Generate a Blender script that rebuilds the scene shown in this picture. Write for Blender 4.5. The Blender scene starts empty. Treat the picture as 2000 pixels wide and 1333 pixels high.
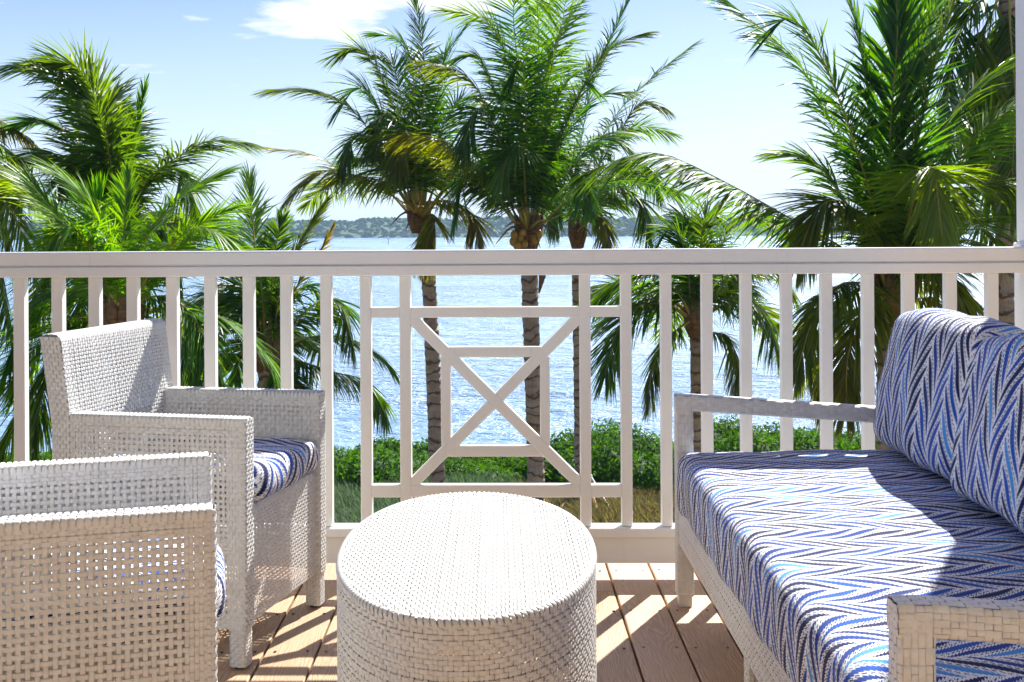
import bpy, math, random
import numpy as np
from mathutils import Vector, Matrix
R = math.radians

# ------------------------------------------------------------------ camera, sky, sun
scn = bpy.context.scene
COL = scn.collection
F_PX, EYE, YAW, HOR = 2300.0, 1.142, R(0.7), 445.0
cam_d = bpy.data.cameras.new('camera')
cam_d.lens = F_PX / 2000 * 36
cam_d.sensor_width = 36
cam_d.shift_y = -(666.5 - HOR) / 2000
cam_d.clip_start = 0.05
cam_d.clip_end = 9000
cam = bpy.data.objects.new('camera', cam_d)
cam.location = (0, 0, EYE)
cam.rotation_euler = (Matrix.Rotation(-YAW, 4, 'Z') @ Matrix.Rotation(R(90), 4, 'X') @ Matrix.Rotation(R(-0.33), 4, 'Z')).to_euler()
COL.objects.link(cam)
scn.camera = cam

SUN_AZ, SUN_EL = R(28.3), R(43.5)
world = bpy.data.worlds.new('World')
scn.world = world
world.use_nodes = True
wt = world.node_tree
wt.nodes.clear()
def wn(t, **k):
    n = wt.nodes.new(t)
    for a, b in k.items(): setattr(n, a, b)
    return n
w_out = wn('ShaderNodeOutputWorld'); w_bg = wn('ShaderNodeBackground')
sky = wn('ShaderNodeTexSky', sky_type='NISHITA')
sky.sun_disc = False
sky.sun_elevation = SUN_EL
sky.sun_rotation = SUN_AZ
sky.altitude = 0; sky.air_density = 1.0; sky.dust_density = 0.6; sky.ozone_density = 3.0
SKY_K = 0.050
w_bg.inputs[1].default_value = SKY_K
geo = wn('ShaderNodeTexCoord')
sep = wn('ShaderNodeSeparateXYZ')
wt.links.new(geo.outputs['Generated'], sep.inputs[0])
# clouds: noise on a flat layer far above
mx = wn('ShaderNodeMath', operation='MAXIMUM'); wt.links.new(sep.outputs[2], mx.inputs[0]); mx.inputs[1].default_value = 0.03
ad = wn('ShaderNodeMath', operation='ADD'); wt.links.new(mx.outputs[0], ad.inputs[0]); ad.inputs[1].default_value = 0.06
dv = wn('ShaderNodeVectorMath', operation='DIVIDE')
cb = wn('ShaderNodeCombineXYZ')
for i in range(3): wt.links.new(ad.outputs[0], cb.inputs[i])
wt.links.new(geo.outputs['Generated'], dv.inputs[0]); wt.links.new(cb.outputs[0], dv.inputs[1])
mp = wn('ShaderNodeMapping'); wt.links.new(dv.outputs[0], mp.inputs[0])
mp.inputs['Location'].default_value = (2.35, 5.2, 0.0)
mp.inputs['Scale'].default_value = (1.0, 1.0, 0.0)
nz = wn('ShaderNodeTexNoise'); nz.inputs['Scale'].default_value = 2.6; nz.inputs['Detail'].default_value = 9; nz.inputs['Roughness'].default_value = 0.56
wt.links.new(mp.outputs[0], nz.inputs['Vector'])
cr = wn('ShaderNodeMapRange'); cr.inputs[1].default_value = 0.62; cr.inputs[2].default_value = 0.75
def bank(x, y, z, sx, sz, amp):          # a bank of fair-weather cloud standing in this direction
    sb = wn('ShaderNodeVectorMath', operation='SUBTRACT'); wt.links.new(geo.outputs['Generated'], sb.inputs[0]); sb.inputs[1].default_value = (x, y, z)
    ml = wn('ShaderNodeVectorMath', operation='MULTIPLY'); wt.links.new(sb.outputs[0], ml.inputs[0]); ml.inputs[1].default_value = (1 / sx, 1 / sx, 1 / sz)
    ln = wn('ShaderNodeVectorMath', operation='LENGTH'); wt.links.new(ml.outputs[0], ln.inputs[0])
    mr = wn('ShaderNodeMapRange', interpolation_type='SMOOTHSTEP'); wt.links.new(ln.outputs['Value'], mr.inputs[0])
    mr.inputs[1].default_value = 0.2; mr.inputs[2].default_value = 1.0; mr.inputs[3].default_value = amp; mr.inputs[4].default_value = 0.0
    return mr.outputs[0]
acc = nz.outputs[0]
for bk in ((-0.145, 0.975, 0.172, 0.085, 0.034, 0.30), (-0.03, 0.98, 0.193, 0.13, 0.032, 0.32), (-0.18, 0.97, 0.20, 0.05, 0.014, 0.2), (0.22, 0.95, 0.075, 0.14, 0.02, 0.08), (-0.7, 0.6, 0.35, 0.25, 0.08, 0.15), (0.75, 0.5, 0.4, 0.25, 0.09, 0.15), (0.2, -0.9, 0.35, 0.3, 0.1, 0.15)):
    aa = wn('ShaderNodeMath', operation='ADD'); wt.links.new(acc, aa.inputs[0]); wt.links.new(bank(*bk), aa.inputs[1]); acc = aa.outputs[0]
wt.links.new(acc, cr.inputs[0])
mixc = wn('ShaderNodeMix', data_type='RGBA')
wt.links.new(cr.outputs[0], mixc.inputs[0])
hs = wn('ShaderNodeHueSaturation'); hs.inputs['Hue'].default_value = 0.520; hs.inputs['Saturation'].default_value = 1.3
wt.links.new(sky.outputs[0], hs.inputs['Color'])
wt.links.new(hs.outputs[0], mixc.inputs[6])
mixc.inputs[7].default_value = (8.2, 8.3, 8.5, 1)
# thin haze that whitens the sky towards the horizon all round
hz = wn('ShaderNodeMapRange'); wt.links.new(sep.outputs[2], hz.inputs[0])
hz.inputs[1].default_value = 0.0; hz.inputs[2].default_value = 0.26; hz.inputs[3].default_value = 0.88; hz.inputs[4].default_value = 0.0
mixh = wn('ShaderNodeMix', data_type='RGBA')
wt.links.new(hz.outputs[0], mixh.inputs[0]); wt.links.new(mixc.outputs[2], mixh.inputs[6])
mixh.inputs[7].default_value = (5.9, 7.2, 9.8, 1)
wt.links.new(mixh.outputs[2], w_bg.inputs[0])
wt.links.new(w_bg.outputs[0], w_out.inputs[0])

sun_d = bpy.data.lights.new('sun', 'SUN')
sun_d.energy = 3.8
sun_d.angle = R(0.53)
sun_d.color = (1.0, 0.955, 0.88)
sun = bpy.data.objects.new('sun', sun_d)
sdir = Vector((math.sin(SUN_AZ) * math.cos(SUN_EL), math.cos(SUN_AZ) * math.cos(SUN_EL), math.sin(SUN_EL)))
sun.rotation_euler = sdir.to_track_quat('Z', 'Y').to_euler()
sun.location = (5, 9, 12)
COL.objects.link(sun)
scn.view_settings.view_transform = 'Standard'
scn.view_settings.look = 'None'
scn.view_settings.gamma = 1
scn.view_settings.use_curve_mapping = False
scn.view_settings.exposure = 1.52
scn.cycles.max_bounces = 8
scn.cycles.diffuse_bounces = 4
scn.cycles.transparent_max_bounces = 6
scn.cycles.sample_clamp_indirect = 6
scn.cycles.caustics_reflective = False
scn.cycles.caustics_refractive = False

HAZE_D = 0.00032

# ------------------------------------------------------------------ helpers
FWD = np.array([math.sin(YAW), math.cos(YAW), 0.0]); RGT = np.array([math.cos(YAW), -math.sin(YAW), 0.0])
def at(px, py, depth):
    return np.array([0, 0, EYE]) + depth * (FWD + RGT * (px - 1000) / F_PX) + np.array([0, 0, -(py - HOR) / F_PX * depth])

def tag(o, label=None, cat=None, group=None, kind=None):
    for k, v in (('label', label), ('category', cat), ('group', group), ('kind', kind)):
        if v: o[k] = v
    return o
def empty(name, loc=(0, 0, 0), rz=0.0):
    o = bpy.data.objects.new(name, None); COL.objects.link(o)
    o.location = loc; o.rotation_euler = (0, 0, rz); o.empty_display_size = 0.1
    return o
def link(name, me, mat=None, parent=None):
    o = bpy.data.objects.new(name, me)
    if mat is not None and len(me.materials) == 0: me.materials.append(mat)
    COL.objects.link(o)
    if parent is not None: o.parent = parent
    return o
def raw_mesh(name, V, Q, smooth=False, uv=None):
    """V (n,3), Q (m,k) with k 3 or 4; fast"""
    V = np.asarray(V, dtype=np.float32); Q = np.asarray(Q, dtype=np.int32)
    me = bpy.data.meshes.new(name)
    k = Q.shape[1]
    me.vertices.add(len(V)); me.vertices.foreach_set('co', V.ravel())
    me.loops.add(Q.size); me.loops.foreach_set('vertex_index', Q.ravel())
    me.polygons.add(len(Q)); me.polygons.foreach_set('loop_start', np.arange(0, Q.size, k, dtype=np.int32))
    me.polygons.foreach_set('loop_total', np.full(len(Q), k, dtype=np.int32))
    if smooth: me.polygons.foreach_set('use_smooth', np.ones(len(Q), dtype=bool))
    if uv is not None:
        l = me.uv_layers.new(name='UVMap')
        l.data.foreach_set('uv', np.asarray(uv, dtype=np.float32)[Q.ravel()].ravel())
    me.update(calc_edges=True)
    me.validate()
    return me
class MB:
    """collects quads / arbitrary polys into one mesh"""
    def __init__(s): s.v = []; s.f = []
    def box(s, x0, x1, y0, y1, z0, z1, b=0.0, M=None):
        """box with chamfered edges b"""
        if b <= 0:
            vs = [(x, y, z) for z in (z0, z1) for y in (y0, y1) for x in (x0, x1)]
            fs = [(0, 2, 3, 1), (4, 5, 7, 6), (0, 1, 5, 4), (2, 6, 7, 3), (0, 4, 6, 2), (1, 3, 7, 5)]
        else:
            vs = []; idx = {}
            c = ((x0 + x1) / 2, (y0 + y1) / 2, (z0 + z1) / 2)
            h = ((x1 - x0) / 2, (y1 - y0) / 2, (z1 - z0) / 2)
            for sx in (-1, 1):
                for sy in (-1, 1):
                    for sz in (-1, 1):
                        for ax in range(3):
                            sg = (sx, sy, sz)
                            p = [c[k] + sg[k] * (h[k] if k == ax else h[k] - b) for k in range(3)]
                            idx[(sx, sy, sz, ax)] = len(vs); vs.append(tuple(p))
            fs = []
            for ax in range(3):
                a, d = [k for k in range(3) if k != ax]
                for sg in (-1, 1):
                    q = []
                    for (u, v) in ((-1, -1), (1, -1), (1, 1), (-1, 1)):
                        t = [0, 0, 0]; t[ax] = sg; t[a] = u; t[d] = v
                        q.append(idx[(*t, ax)])
                    fs.append(tuple(q) if (sg > 0) == (ax != 1) else tuple(reversed(q)))
            for ax in range(3):            # edges running along ax
                a, d = [k for k in range(3) if k != ax]
                for u in (-1, 1):
                    for v in (-1, 1):
                        t0 = [0, 0, 0]; t0[a] = u; t0[d] = v; t0[ax] = -1
                        t1 = list(t0); t1[ax] = 1
                        q = (idx[(*t0, a)], idx[(*t1, a)], idx[(*t1, d)], idx[(*t0, d)])
                        # orientation
                        P = [Vector(vs[i]) for i in q]
                        n = (P[1] - P[0]).cross(P[2] - P[0])
                        o = sum(P, Vector()) / 4 - Vector(c)
                        fs.append(q if n.dot(o) > 0 else tuple(reversed(q)))
            for sx in (-1, 1):
                for sy in (-1, 1):
                    for sz in (-1, 1):
                        q = tuple(idx[(sx, sy, sz, k)] for k in range(3))
                        fs.append(q if sx * sy * sz > 0 else tuple(reversed(q)))
        if M is not None: vs = [tuple(M @ Vector(v)) for v in vs]
        o = len(s.v); s.v += vs; s.f += [tuple(i + o for i in f) for f in fs]
        return s
    def tube(s, pts, rads, n=8, cap=True):
        pts = [Vector(p) for p in pts]
        o = len(s.v)
        up = Vector((0.13, 0.21, 1)).normalized()
        for i, p in enumerate(pts):
            t = (pts[min(i + 1, len(pts) - 1)] - pts[max(i - 1, 0)]).normalized()
            a = t.cross(up)
            if a.length < 0.15: a = t.cross(Vector((1, 0, 0)))
            a.normalize(); b = t.cross(a)
            for k in range(n):
                w = 2 * math.pi * k / n
                s.v.append(tuple(p + (a * math.cos(w) + b * math.sin(w)) * rads[i]))
        for i in range(len(pts) - 1):
            for k in range(n):
                k2 = (k + 1) % n
                s.f.append((o + i * n + k, o + i * n + k2, o + (i + 1) * n + k2, o + (i + 1) * n + k))
        if cap:
            s.f.append(tuple(o + k for k in reversed(range(n))))
            e = o + (len(pts) - 1) * n
            s.f.append(tuple(e + k for k in range(n)))
        return s
    def mesh(s, name, smooth=False):
        me = bpy.data.meshes.new(name); me.from_pydata(s.v, [], s.f)
        if smooth: me.polygons.foreach_set('use_smooth', np.ones(len(s.f), dtype=bool))
        me.update(); return me
    def build(s, name, mat, parent=None, smooth=False):
        return link(name, s.mesh(name, smooth), mat, parent)

# ------------------------------------------------------------------ materials
class NT:
    def __init__(s, name):
        s.m = bpy.data.materials.new(name); s.m.use_nodes = True
        s.t = s.m.node_tree; s.t.nodes.clear()
        s.out = s.t.nodes.new('ShaderNodeOutputMaterial')
    def n(s, t, ins=None, **k):
        nd = s.t.nodes.new(t)
        for a, b in k.items(): setattr(nd, a, b)
        for i, v in (ins or {}).items():
            if isinstance(v, bpy.types.NodeSocket): s.t.links.new(v, nd.inputs[i])
            else: nd.inputs[i].default_value = v
        return nd
    def m_(s, op, a, b=0.0, c=0.0):
        return s.n('ShaderNodeMath', {0: a, 1: b, 2: c}, operation=op).outputs[0]
    def noise(s, vec, scale, detail=4, rough=0.5, dist=0.0):
        return s.n('ShaderNodeTexNoise', {'Vector': vec, 'Scale': scale, 'Detail': detail, 'Roughness': rough, 'Distortion': dist}).outputs[0]
    def mapping(s, vec, scale=(1, 1, 1), loc=(0, 0, 0)):
        return s.n('ShaderNodeMapping', {'Vector': vec, 'Scale': scale, 'Location': loc}).outputs[0]
    def rng(s, v, a, b, c=0.0, d=1.0):
        return s.n('ShaderNodeMapRange', {0: v, 1: a, 2: b, 3: c, 4: d}).outputs[0]
    def mix(s, f, a, b):
        nd = s.n('ShaderNodeMix', data_type='RGBA')
        for i, v in ((0, f), (6, a), (7, b)):
            if isinstance(v, bpy.types.NodeSocket): s.t.links.new(v, nd.inputs[i])
            elif i == 0: nd.inputs[0].default_value = v
            else: nd.inputs[i].default_value = (*v, 1) if len(v) == 3 else v
        return nd.outputs[2]
    def bump(s, h, strength=0.3, dist=0.01, normal=None):
        d = {'Height': h, 'Strength': strength, 'Distance': dist}
        if normal is not None: d['Normal'] = normal
        return s.n('ShaderNodeBump', d).outputs[0]
    def principled(s, col, rough=0.5, normal=None, **k):
        ins = {'Base Color': (*col, 1) if isinstance(col, tuple) and len(col) == 3 else col, 'Roughness': rough}
        ins.update(k)
        if normal is not None: ins['Normal'] = normal
        p = s.n('ShaderNodeBsdfPrincipled', ins)
        return p.outputs[0]
    def surf(s, sh):
        s.t.links.new(sh, s.out.inputs[0]); return s.m
    def obj(s): return s.n('ShaderNodeTexCoord').outputs['Object']
    def pos(s): return s.n('ShaderNodeNewGeometry').outputs['Position']
    def uv(s): return s.n('ShaderNodeTexCoord').outputs['UV']
    def rnd(s): return s.n('ShaderNodeObjectInfo').outputs['Random']

def mat_paint():
    t = NT('white_paint')
    p = t.pos()
    n1 = t.noise(p, 3.0, 5, 0.6)
    streak = t.noise(t.mapping(p, (30, 30, 2.0)), 1.5, 4, 0.6)
    c = t.mix(t.rng(n1, 0.3, 0.75), (0.87, 0.865, 0.835), (0.83, 0.82, 0.785))
    c = t.mix(t.rng(streak, 0.62, 0.8, 0, 0.35), c, (0.62, 0.58, 0.52))
    b = t.bump(t.noise(t.mapping(p, (60, 60, 14)), 4.0, 3), 0.12, 0.002)
    return t.surf(t.principled(c, 0.38, b))
def mat_wood():
    t = NT('deck_wood')
    p = t.obj(); r = t.rnd()
    off = t.n('ShaderNodeCombineXYZ', {0: t.m_('MULTIPLY', r, 37.0), 1: t.m_('MULTIPLY', r, 91.0), 2: 0.0}).outputs[0]
    q = t.n('ShaderNodeVectorMath', {0: p, 1: off}, operation='ADD').outputs[0]
    warp = t.noise(t.mapping(q, (5.0, 0.9, 1)), 1.6, 3, 0.5)
    wv = t.n('ShaderNodeVectorMath', {0: q, 1: t.n('ShaderNodeCombineXYZ', {0: t.m_('MULTIPLY', warp, 0.22), 1: 0.0, 2: 0.0}).outputs[0]}, operation='ADD').outputs[0]
    ring = t.n('ShaderNodeTexWave', {'Vector': t.mapping(wv, (1, 0.03, 1)), 'Scale': 34.0, 'Distortion': 1.5, 'Detail': 3.0, 'Detail Scale': 1.3}, bands_direction='X').outputs[1]
    fine = t.noise(t.mapping(q, (190, 5, 20)), 2.0, 4, 0.65)
    blot = t.noise(q, 2.4, 3, 0.5)
    # knots
    vor = t.n('ShaderNodeTexVoronoi', {'Vector': t.mapping(q, (7.0, 2.1, 0.0)), 'Scale': 0.62, 'Randomness': 1.0}).outputs['Distance']
    knot = t.rng(vor, 0.0, 0.085, 1.0, 0.0)
    kr = t.m_('SINE', t.m_('MULTIPLY', vor, 150.0))
    kring = t.m_('MULTIPLY', t.rng(vor, 0.05, 0.17, 1.0, 0.0), t.rng(kr, -1, 1, 0, 1))
    c = t.mix(t.rng(ring, 0.2, 0.95), (0.60, 0.385, 0.215), (0.45, 0.275, 0.145))
    c = t.mix(t.rng(fine, 0.42, 0.66, 0, 0.65), c, (0.23, 0.14, 0.075))
    c = t.mix(t.rng(blot, 0.35, 0.7, 0, 0.35), c, (0.64, 0.48, 0.32))
    c = t.mix(t.m_('MULTIPLY', kring, 0.45), c, (0.16, 0.08, 0.04))
    c = t.mix(knot, c, (0.07, 0.035, 0.02))
    hv = t.n('ShaderNodeHueSaturation', {'Hue': 0.5, 'Saturation': 0.95, 'Value': t.rng(r, 0, 1, 0.86, 1.16), 'Color': c}).outputs[0]
    b = t.bump(t.m_('ADD', t.m_('MULTIPLY', ring, 0.6), fine), 0.35, 0.0016)
    return t.surf(t.principled(hv, 0.52, b))
def mat_wicker(name='wicker', col=(0.75, 0.755, 0.74), col2=(0.65, 0.65, 0.625)):
    t = NT(name)
    p = t.obj()
    n1 = t.noise(p, 55.0, 2, 0.5); n2 = t.noise(p, 7.0, 3, 0.5)
    c = t.mix(t.rng(n1, 0.35, 0.7), col, col2)
    c = t.mix(t.rng(n2, 0.45, 0.75, 0, 0.25), c, (0.58, 0.555, 0.50))
    g = t.noise(p, 420.0, 2, 0.5)
    b = t.bump(g, 0.2, 0.0008)
    return t.surf(t.principled(c, 0.42, b, **{'Specular IOR Level': 0.4}))
def mat_fabric():
    t = NT('ikat_fabric')
    sp = t.n('ShaderNodeSeparateXYZ', {0: t.uv()})
    pos = t.obj()
    nw = t.noise(pos, 9.0, 2, 0.5)
    s = t.m_('ADD', sp.outputs[0], t.m_('MULTIPLY', t.m_('SUBTRACT', nw, 0.5), 0.018))
    v = t.m_('ADD', sp.outputs[1], t.m_('MULTIPLY', t.m_('SUBTRACT', t.noise(pos, 6.0, 1), 0.5), 0.012))
    P = 0.070                                     # width of one feathered column
    q = t.m_('DIVIDE', v, 2 * P)
    fr = t.m_('FRACT', q)
    tri = t.m_('ABSOLUTE', t.m_('SUBTRACT', t.m_('MULTIPLY', fr, 2.0), 1.0))      # 0..1..0
    trs = t.m_('POWER', tri, 0.85)
    colid = t.m_('FLOOR', t.m_('MULTIPLY', q, 2.0))
    zig = t.m_('SUBTRACT', s, t.m_('MULTIPLY', trs, P * 2.0))
    # saw-toothed (woven) edges
    saw = t.m_('FRACT', t.m_('DIVIDE', s, 0.0072))
    ser = t.m_('MULTIPLY', t.m_('SUBTRACT', saw, 0.5), 0.17)
    L = 0.058
    ph = t.m_('ADD', t.m_('ADD', t.m_('DIVIDE', zig, L), ser), t.m_('MULTIPLY', t.m_('MODULO', colid, 2.0), 0.46))
    f = t.m_('FRACT', ph); idn = t.m_('FLOOR', ph)
    wn1 = t.n('ShaderNodeTexWhiteNoise', {0: t.n('ShaderNodeCombineXYZ', {0: idn, 1: colid, 2: 3.0}).outputs[0]}, noise_dimensions='3D').outputs[0]
    # leaf shape: fat in the middle of each column
    mid = t.m_('SUBTRACT', 1.0, t.m_('POWER', t.m_('ABSOLUTE', t.m_('SUBTRACT', t.m_('MULTIPLY', tri, 2.0), 1.0)), 2.2))
    halfw = t.m_('ADD', 0.11, t.m_('MULTIPLY', mid, 0.20))
    d1 = t.m_('ABSOLUTE', t.m_('SUBTRACT', f, 0.28))
    blue = t.m_('LESS_THAN', d1, halfw)
    # second, thinner stroke, broken into dashes
    d2 = t.m_('ABSOLUTE', t.m_('SUBTRACT', f, 0.79))
    thin = t.m_('LESS_THAN', d2, t.m_('ADD', 0.03, t.m_('MULTIPLY', mid, 0.045)))
    dash = t.m_('LESS_THAN', t.m_('FRACT', t.m_('DIVIDE', s, 0.0105)), 0.66)
    thin = t.m_('MULTIPLY', thin, dash)
    d3 = t.m_('ABSOLUTE', t.m_('SUBTRACT', f, 0.62))
    second = t.m_('LESS_THAN', d3, t.m_('MULTIPLY', mid, 0.022))
    cr = t.n('ShaderNodeValToRGB', {0: wn1})
    e = cr.color_ramp; e.interpolation = 'CONSTANT'
    e.elements[0].position = 0.0; e.elements[0].color = (0.006, 0.013, 0.080, 1)
    e.elements[1].position = 0.30; e.elements[1].color = (0.008, 0.045, 0.27, 1)
    for ps, cc in ((0.60, (0.012, 0.085, 0.42, 1)), (0.84, (0.07, 0.29, 0.66, 1)), (0.93, (0.010, 0.030, 0.16, 1))):
        x = e.elements.new(ps); x.color = cc
    cr2 = t.n('ShaderNodeValToRGB', {0: t.m_('FRACT', t.m_('MULTIPLY', wn1, 7.3))}); e2 = cr2.color_ramp; e2.interpolation = 'CONSTANT'
    e2.elements[0].color = (0.012, 0.03, 0.14, 1); e2.elements[1].position = 0.4; e2.elements[1].color = (0.03, 0.16, 0.5, 1)
    base = t.mix(t.rng(t.noise(pos, 160.0, 2), 0.35, 0.7), (0.84, 0.84, 0.82), (0.77, 0.78, 0.79))
    c = t.mix(blue, base, cr.outputs[0])
    c = t.mix(second, c, cr2.outputs[0])
    c = t.mix(thin, c, (0.010, 0.020, 0.095))
    wv = t.n('ShaderNodeTexChecker', {'Vector': t.n('ShaderNodeVectorMath', {0: t.uv(), 1: (1, 1, 1)}, operation='MULTIPLY').outputs[0], 'Scale': 420.0}).outputs[1]
    b = t.bump(t.m_('ADD', t.m_('MULTIPLY', wv, 0.5), t.noise(pos, 300.0, 2)), 0.3, 0.0012)
    return t.surf(t.principled(c, 0.85, b, **{'Specular IOR Level': 0.15, 'Sheen Weight': 0.1}))
def mat_leaf(name, dark, light, warm, rough=0.36, spec=0.5, trans=0.42):
    """foliage: u along the frond, v = random per leaflet; 'age' on the object warms it"""
    t = NT(name)
    sp = t.n('ShaderNodeSeparateXYZ', {0: t.uv()})
    age = t.n('ShaderNodeAttribute', attribute_type='OBJECT', attribute_name='age').outputs['Fac']
    p = t.pos()
    v = t.rng(t.m_('ADD', t.m_('MULTIPLY', sp.outputs[1], 0.6), t.m_('MULTIPLY', t.noise(p, 1.7, 2), 0.6)), 0.25, 0.95)
    c = t.mix(v, dark, light)
    w = t.m_('MULTIPLY', age, t.rng(t.m_('ADD', sp.outputs[0], t.m_('MULTIPLY', sp.outputs[1], 0.5)), 0.1, 1.1, 0.35, 1.0))
    w = t.n('ShaderNodeClamp', {0: t.m_('MULTIPLY', w, 0.8)}).outputs[0]
    c = t.mix(w, c, warm)
    c = t.mix(t.rng(t.m_('MULTIPLY', w, t.noise(p, 5.0, 2)), 0.35, 0.7), c, (0.16, 0.075, 0.03))
    pr = t.principled(c, rough, None, **{'Specular IOR Level': spec})
    tc = t.n('ShaderNodeHueSaturation', {'Hue': 0.485, 'Saturation': 1.15, 'Value': 2.7, 'Color': c}).outputs[0]
    tr = t.n('ShaderNodeBsdfTranslucent', {0: tc}).outputs[0]
    mx = t.n('ShaderNodeMixShader', {0: trans, 1: pr, 2: tr}).outputs[0]
    return t.surf(mx)
def mat_simple(name, c1, c2, scale=5.0, rough=0.8, sc=(1, 1, 1), bump=0.4, bd=0.01, detail=5):
    t = NT(name)
    p = t.mapping(t.pos(), sc)
    n = t.noise(p, scale, detail, 0.6)
    return t.surf(t.principled(t.mix(t.rng(n, 0.32, 0.68), c1, c2), rough, t.bump(n, bump, bd)))
def mat_trunk():
    t = NT('palm_trunk')
    p = t.pos()
    n = t.noise(t.mapping(p, (2, 2, 5)), 2.2, 5, 0.6)
    rg = t.n('ShaderNodeTexWave', {'Vector': p, 'Scale': 1.9, 'Distortion': 9.0, 'Detail': 4.0, 'Detail Scale': 1.6}, bands_direction='Z').outputs[1]
    fib = t.noise(t.mapping(p, (28, 28, 3)), 1.5, 4, 0.6)
    c = t.mix(t.rng(n, 0.3, 0.7), (0.36, 0.24, 0.155), (0.56, 0.43, 0.32))
    c = t.mix(t.rng(rg, 0.78, 0.98, 0, 0.85), c, (0.10, 0.055, 0.035))
    c = t.mix(t.rng(fib, 0.5, 0.8, 0, 0.4), c, (0.11, 0.07, 0.045))
    return t.surf(t.principled(c, 0.85, t.bump(t.m_('ADD', fib, rg), 0.6, 0.02)))
def mat_water():
    t = NT('bay_water')
    p = t.pos()
    a = t.noise(t.mapping(p, (0.75, 1.15, 1)), 1.0, 5, 0.6, 0.4)
    b = t.noise(t.mapping(p, (0.12, 0.34, 1), (3, 7, 0)), 0.9, 4, 0.55)
    c = t.noise(t.mapping(p, (2.6, 3.8, 1)), 1.3, 3, 0.6)
    h = t.m_('ADD', t.m_('ADD', t.m_('MULTIPLY', a, 1.0), t.m_('MULTIPLY', b, 1.6)), t.m_('MULTIPLY', c, 0.25))
    wp = t.noise(t.mapping(p, (0.010, 0.035, 1), (2, 5, 0)), 1.3, 3, 0.5)
    h = t.m_('MULTIPLY', h, t.rng(wp, 0.36, 0.62, 0.35, 1.15))
    nb = t.bump(h, 1.0, 0.75)
    patch = t.noise(t.mapping(p, (0.02, 0.05, 1)), 1.0, 3, 0.5)
    col = t.mix(t.rng(patch, 0.35, 0.65), (0.19, 0.33, 0.50), (0.27, 0.42, 0.58))
    return t.surf(t.principled(col, 0.22, nb, IOR=1.33))
def mat_ground():
    t = NT('shore_ground')
    p = t.pos()
    n = t.noise(p, 0.5, 6, 0.65); n2 = t.noise(p, 6.0, 4, 0.6)
    c = t.mix(t.rng(n, 0.35, 0.65), (0.13, 0.115, 0.04), (0.20, 0.15, 0.075))
    c = t.mix(t.rng(n2, 0.45, 0.7, 0, 0.7), c, (0.055, 0.085, 0.025))
    return t.surf(t.principled(c, 0.95, t.bump(n2, 0.8, 0.06)))

M_PAINT = mat_paint(); M_WOOD = mat_wood(); M_WICK = mat_wicker(); M_FAB = mat_fabric()
M_LEAF = mat_leaf('palm_leaf', (0.009, 0.060, 0.012), (0.080, 0.180, 0.016), (0.25, 0.165, 0.022), 0.42, 0.38, 0.50)
M_LEAF_L = mat_leaf('palm_leaf_young', (0.035, 0.150, 0.014), (0.12, 0.26, 0.022), (0.36, 0.25, 0.03), 0.42, 0.38, 0.45)
M_RACH = mat_simple('palm_rachis', (0.38, 0.34, 0.06), (0.46, 0.31, 0.07), 3.0, 0.5, bump=0.1)
M_TRUNK = mat_trunk(); M_WATER = mat_water(); M_GROUND = mat_ground()
M_BUSH = mat_leaf('shrub_leaf', (0.014, 0.060, 0.008), (0.075, 0.185, 0.020), (0.2, 0.15, 0.04), 0.65, 0.12, 0.3)
M_REED = mat_leaf('reed_leaf', (0.035, 0.085, 0.040), (0.075, 0.14, 0.065), (0.20, 0.18, 0.09), 0.6, 0.2, 0.3)
M_DRY = mat_leaf('dry_grass', (0.045, 0.08, 0.016), (0.13, 0.125, 0.035), (0.24, 0.16, 0.07), 0.7, 0.15, 0.3)
M_FIBRE = mat_simple('palm_fibre', (0.30, 0.17, 0.08), (0.14, 0.07, 0.035), 9.0, 0.9, (1, 1, 3), 0.8, 0.03)
M_NUT = mat_simple('coconut_husk', (0.58, 0.26, 0.02), (0.40, 0.24, 0.03), 6.0, 0.45, bump=0.1)
M_FAR = mat_simple('far_foliage', (0.020, 0.070, 0.034), (0.040, 0.110, 0.045), 0.22, 0.9, bump=0.5, bd=1.0)
M_DARKUNDER = mat_simple('under_deck_shade', (0.03, 0.022, 0.016), (0.045, 0.03, 0.02), 3.0)
M_METAL = mat_simple('painted_metal', (0.62, 0.60, 0.56), (0.56, 0.54, 0.50), 8.0, 0.35, bump=0.05)
M_SCREW = mat_simple('screw_steel', (0.05, 0.04, 0.035), (0.09, 0.07, 0.05), 50.0, 0.5)
M_WALL = mat_simple('stucco', (0.72, 0.70, 0.65), (0.66, 0.64, 0.59), 9.0, 0.9, bump=0.3, bd=0.004)
M_STAKE = mat_simple('stake_wood', (0.42, 0.22, 0.10), (0.32, 0.16, 0.08), 9.0, 0.8, (1, 1, 4))
M_PIPE = mat_simple('piping_cord', (0.62, 0.65, 0.70), (0.05, 0.09, 0.24), 90.0, 0.85, bump=0.2, bd=0.002)
M_STRAP = mat_simple('white_strap', (0.78, 0.76, 0.72), (0.70, 0.68, 0.64), 20.0, 0.7)

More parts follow.
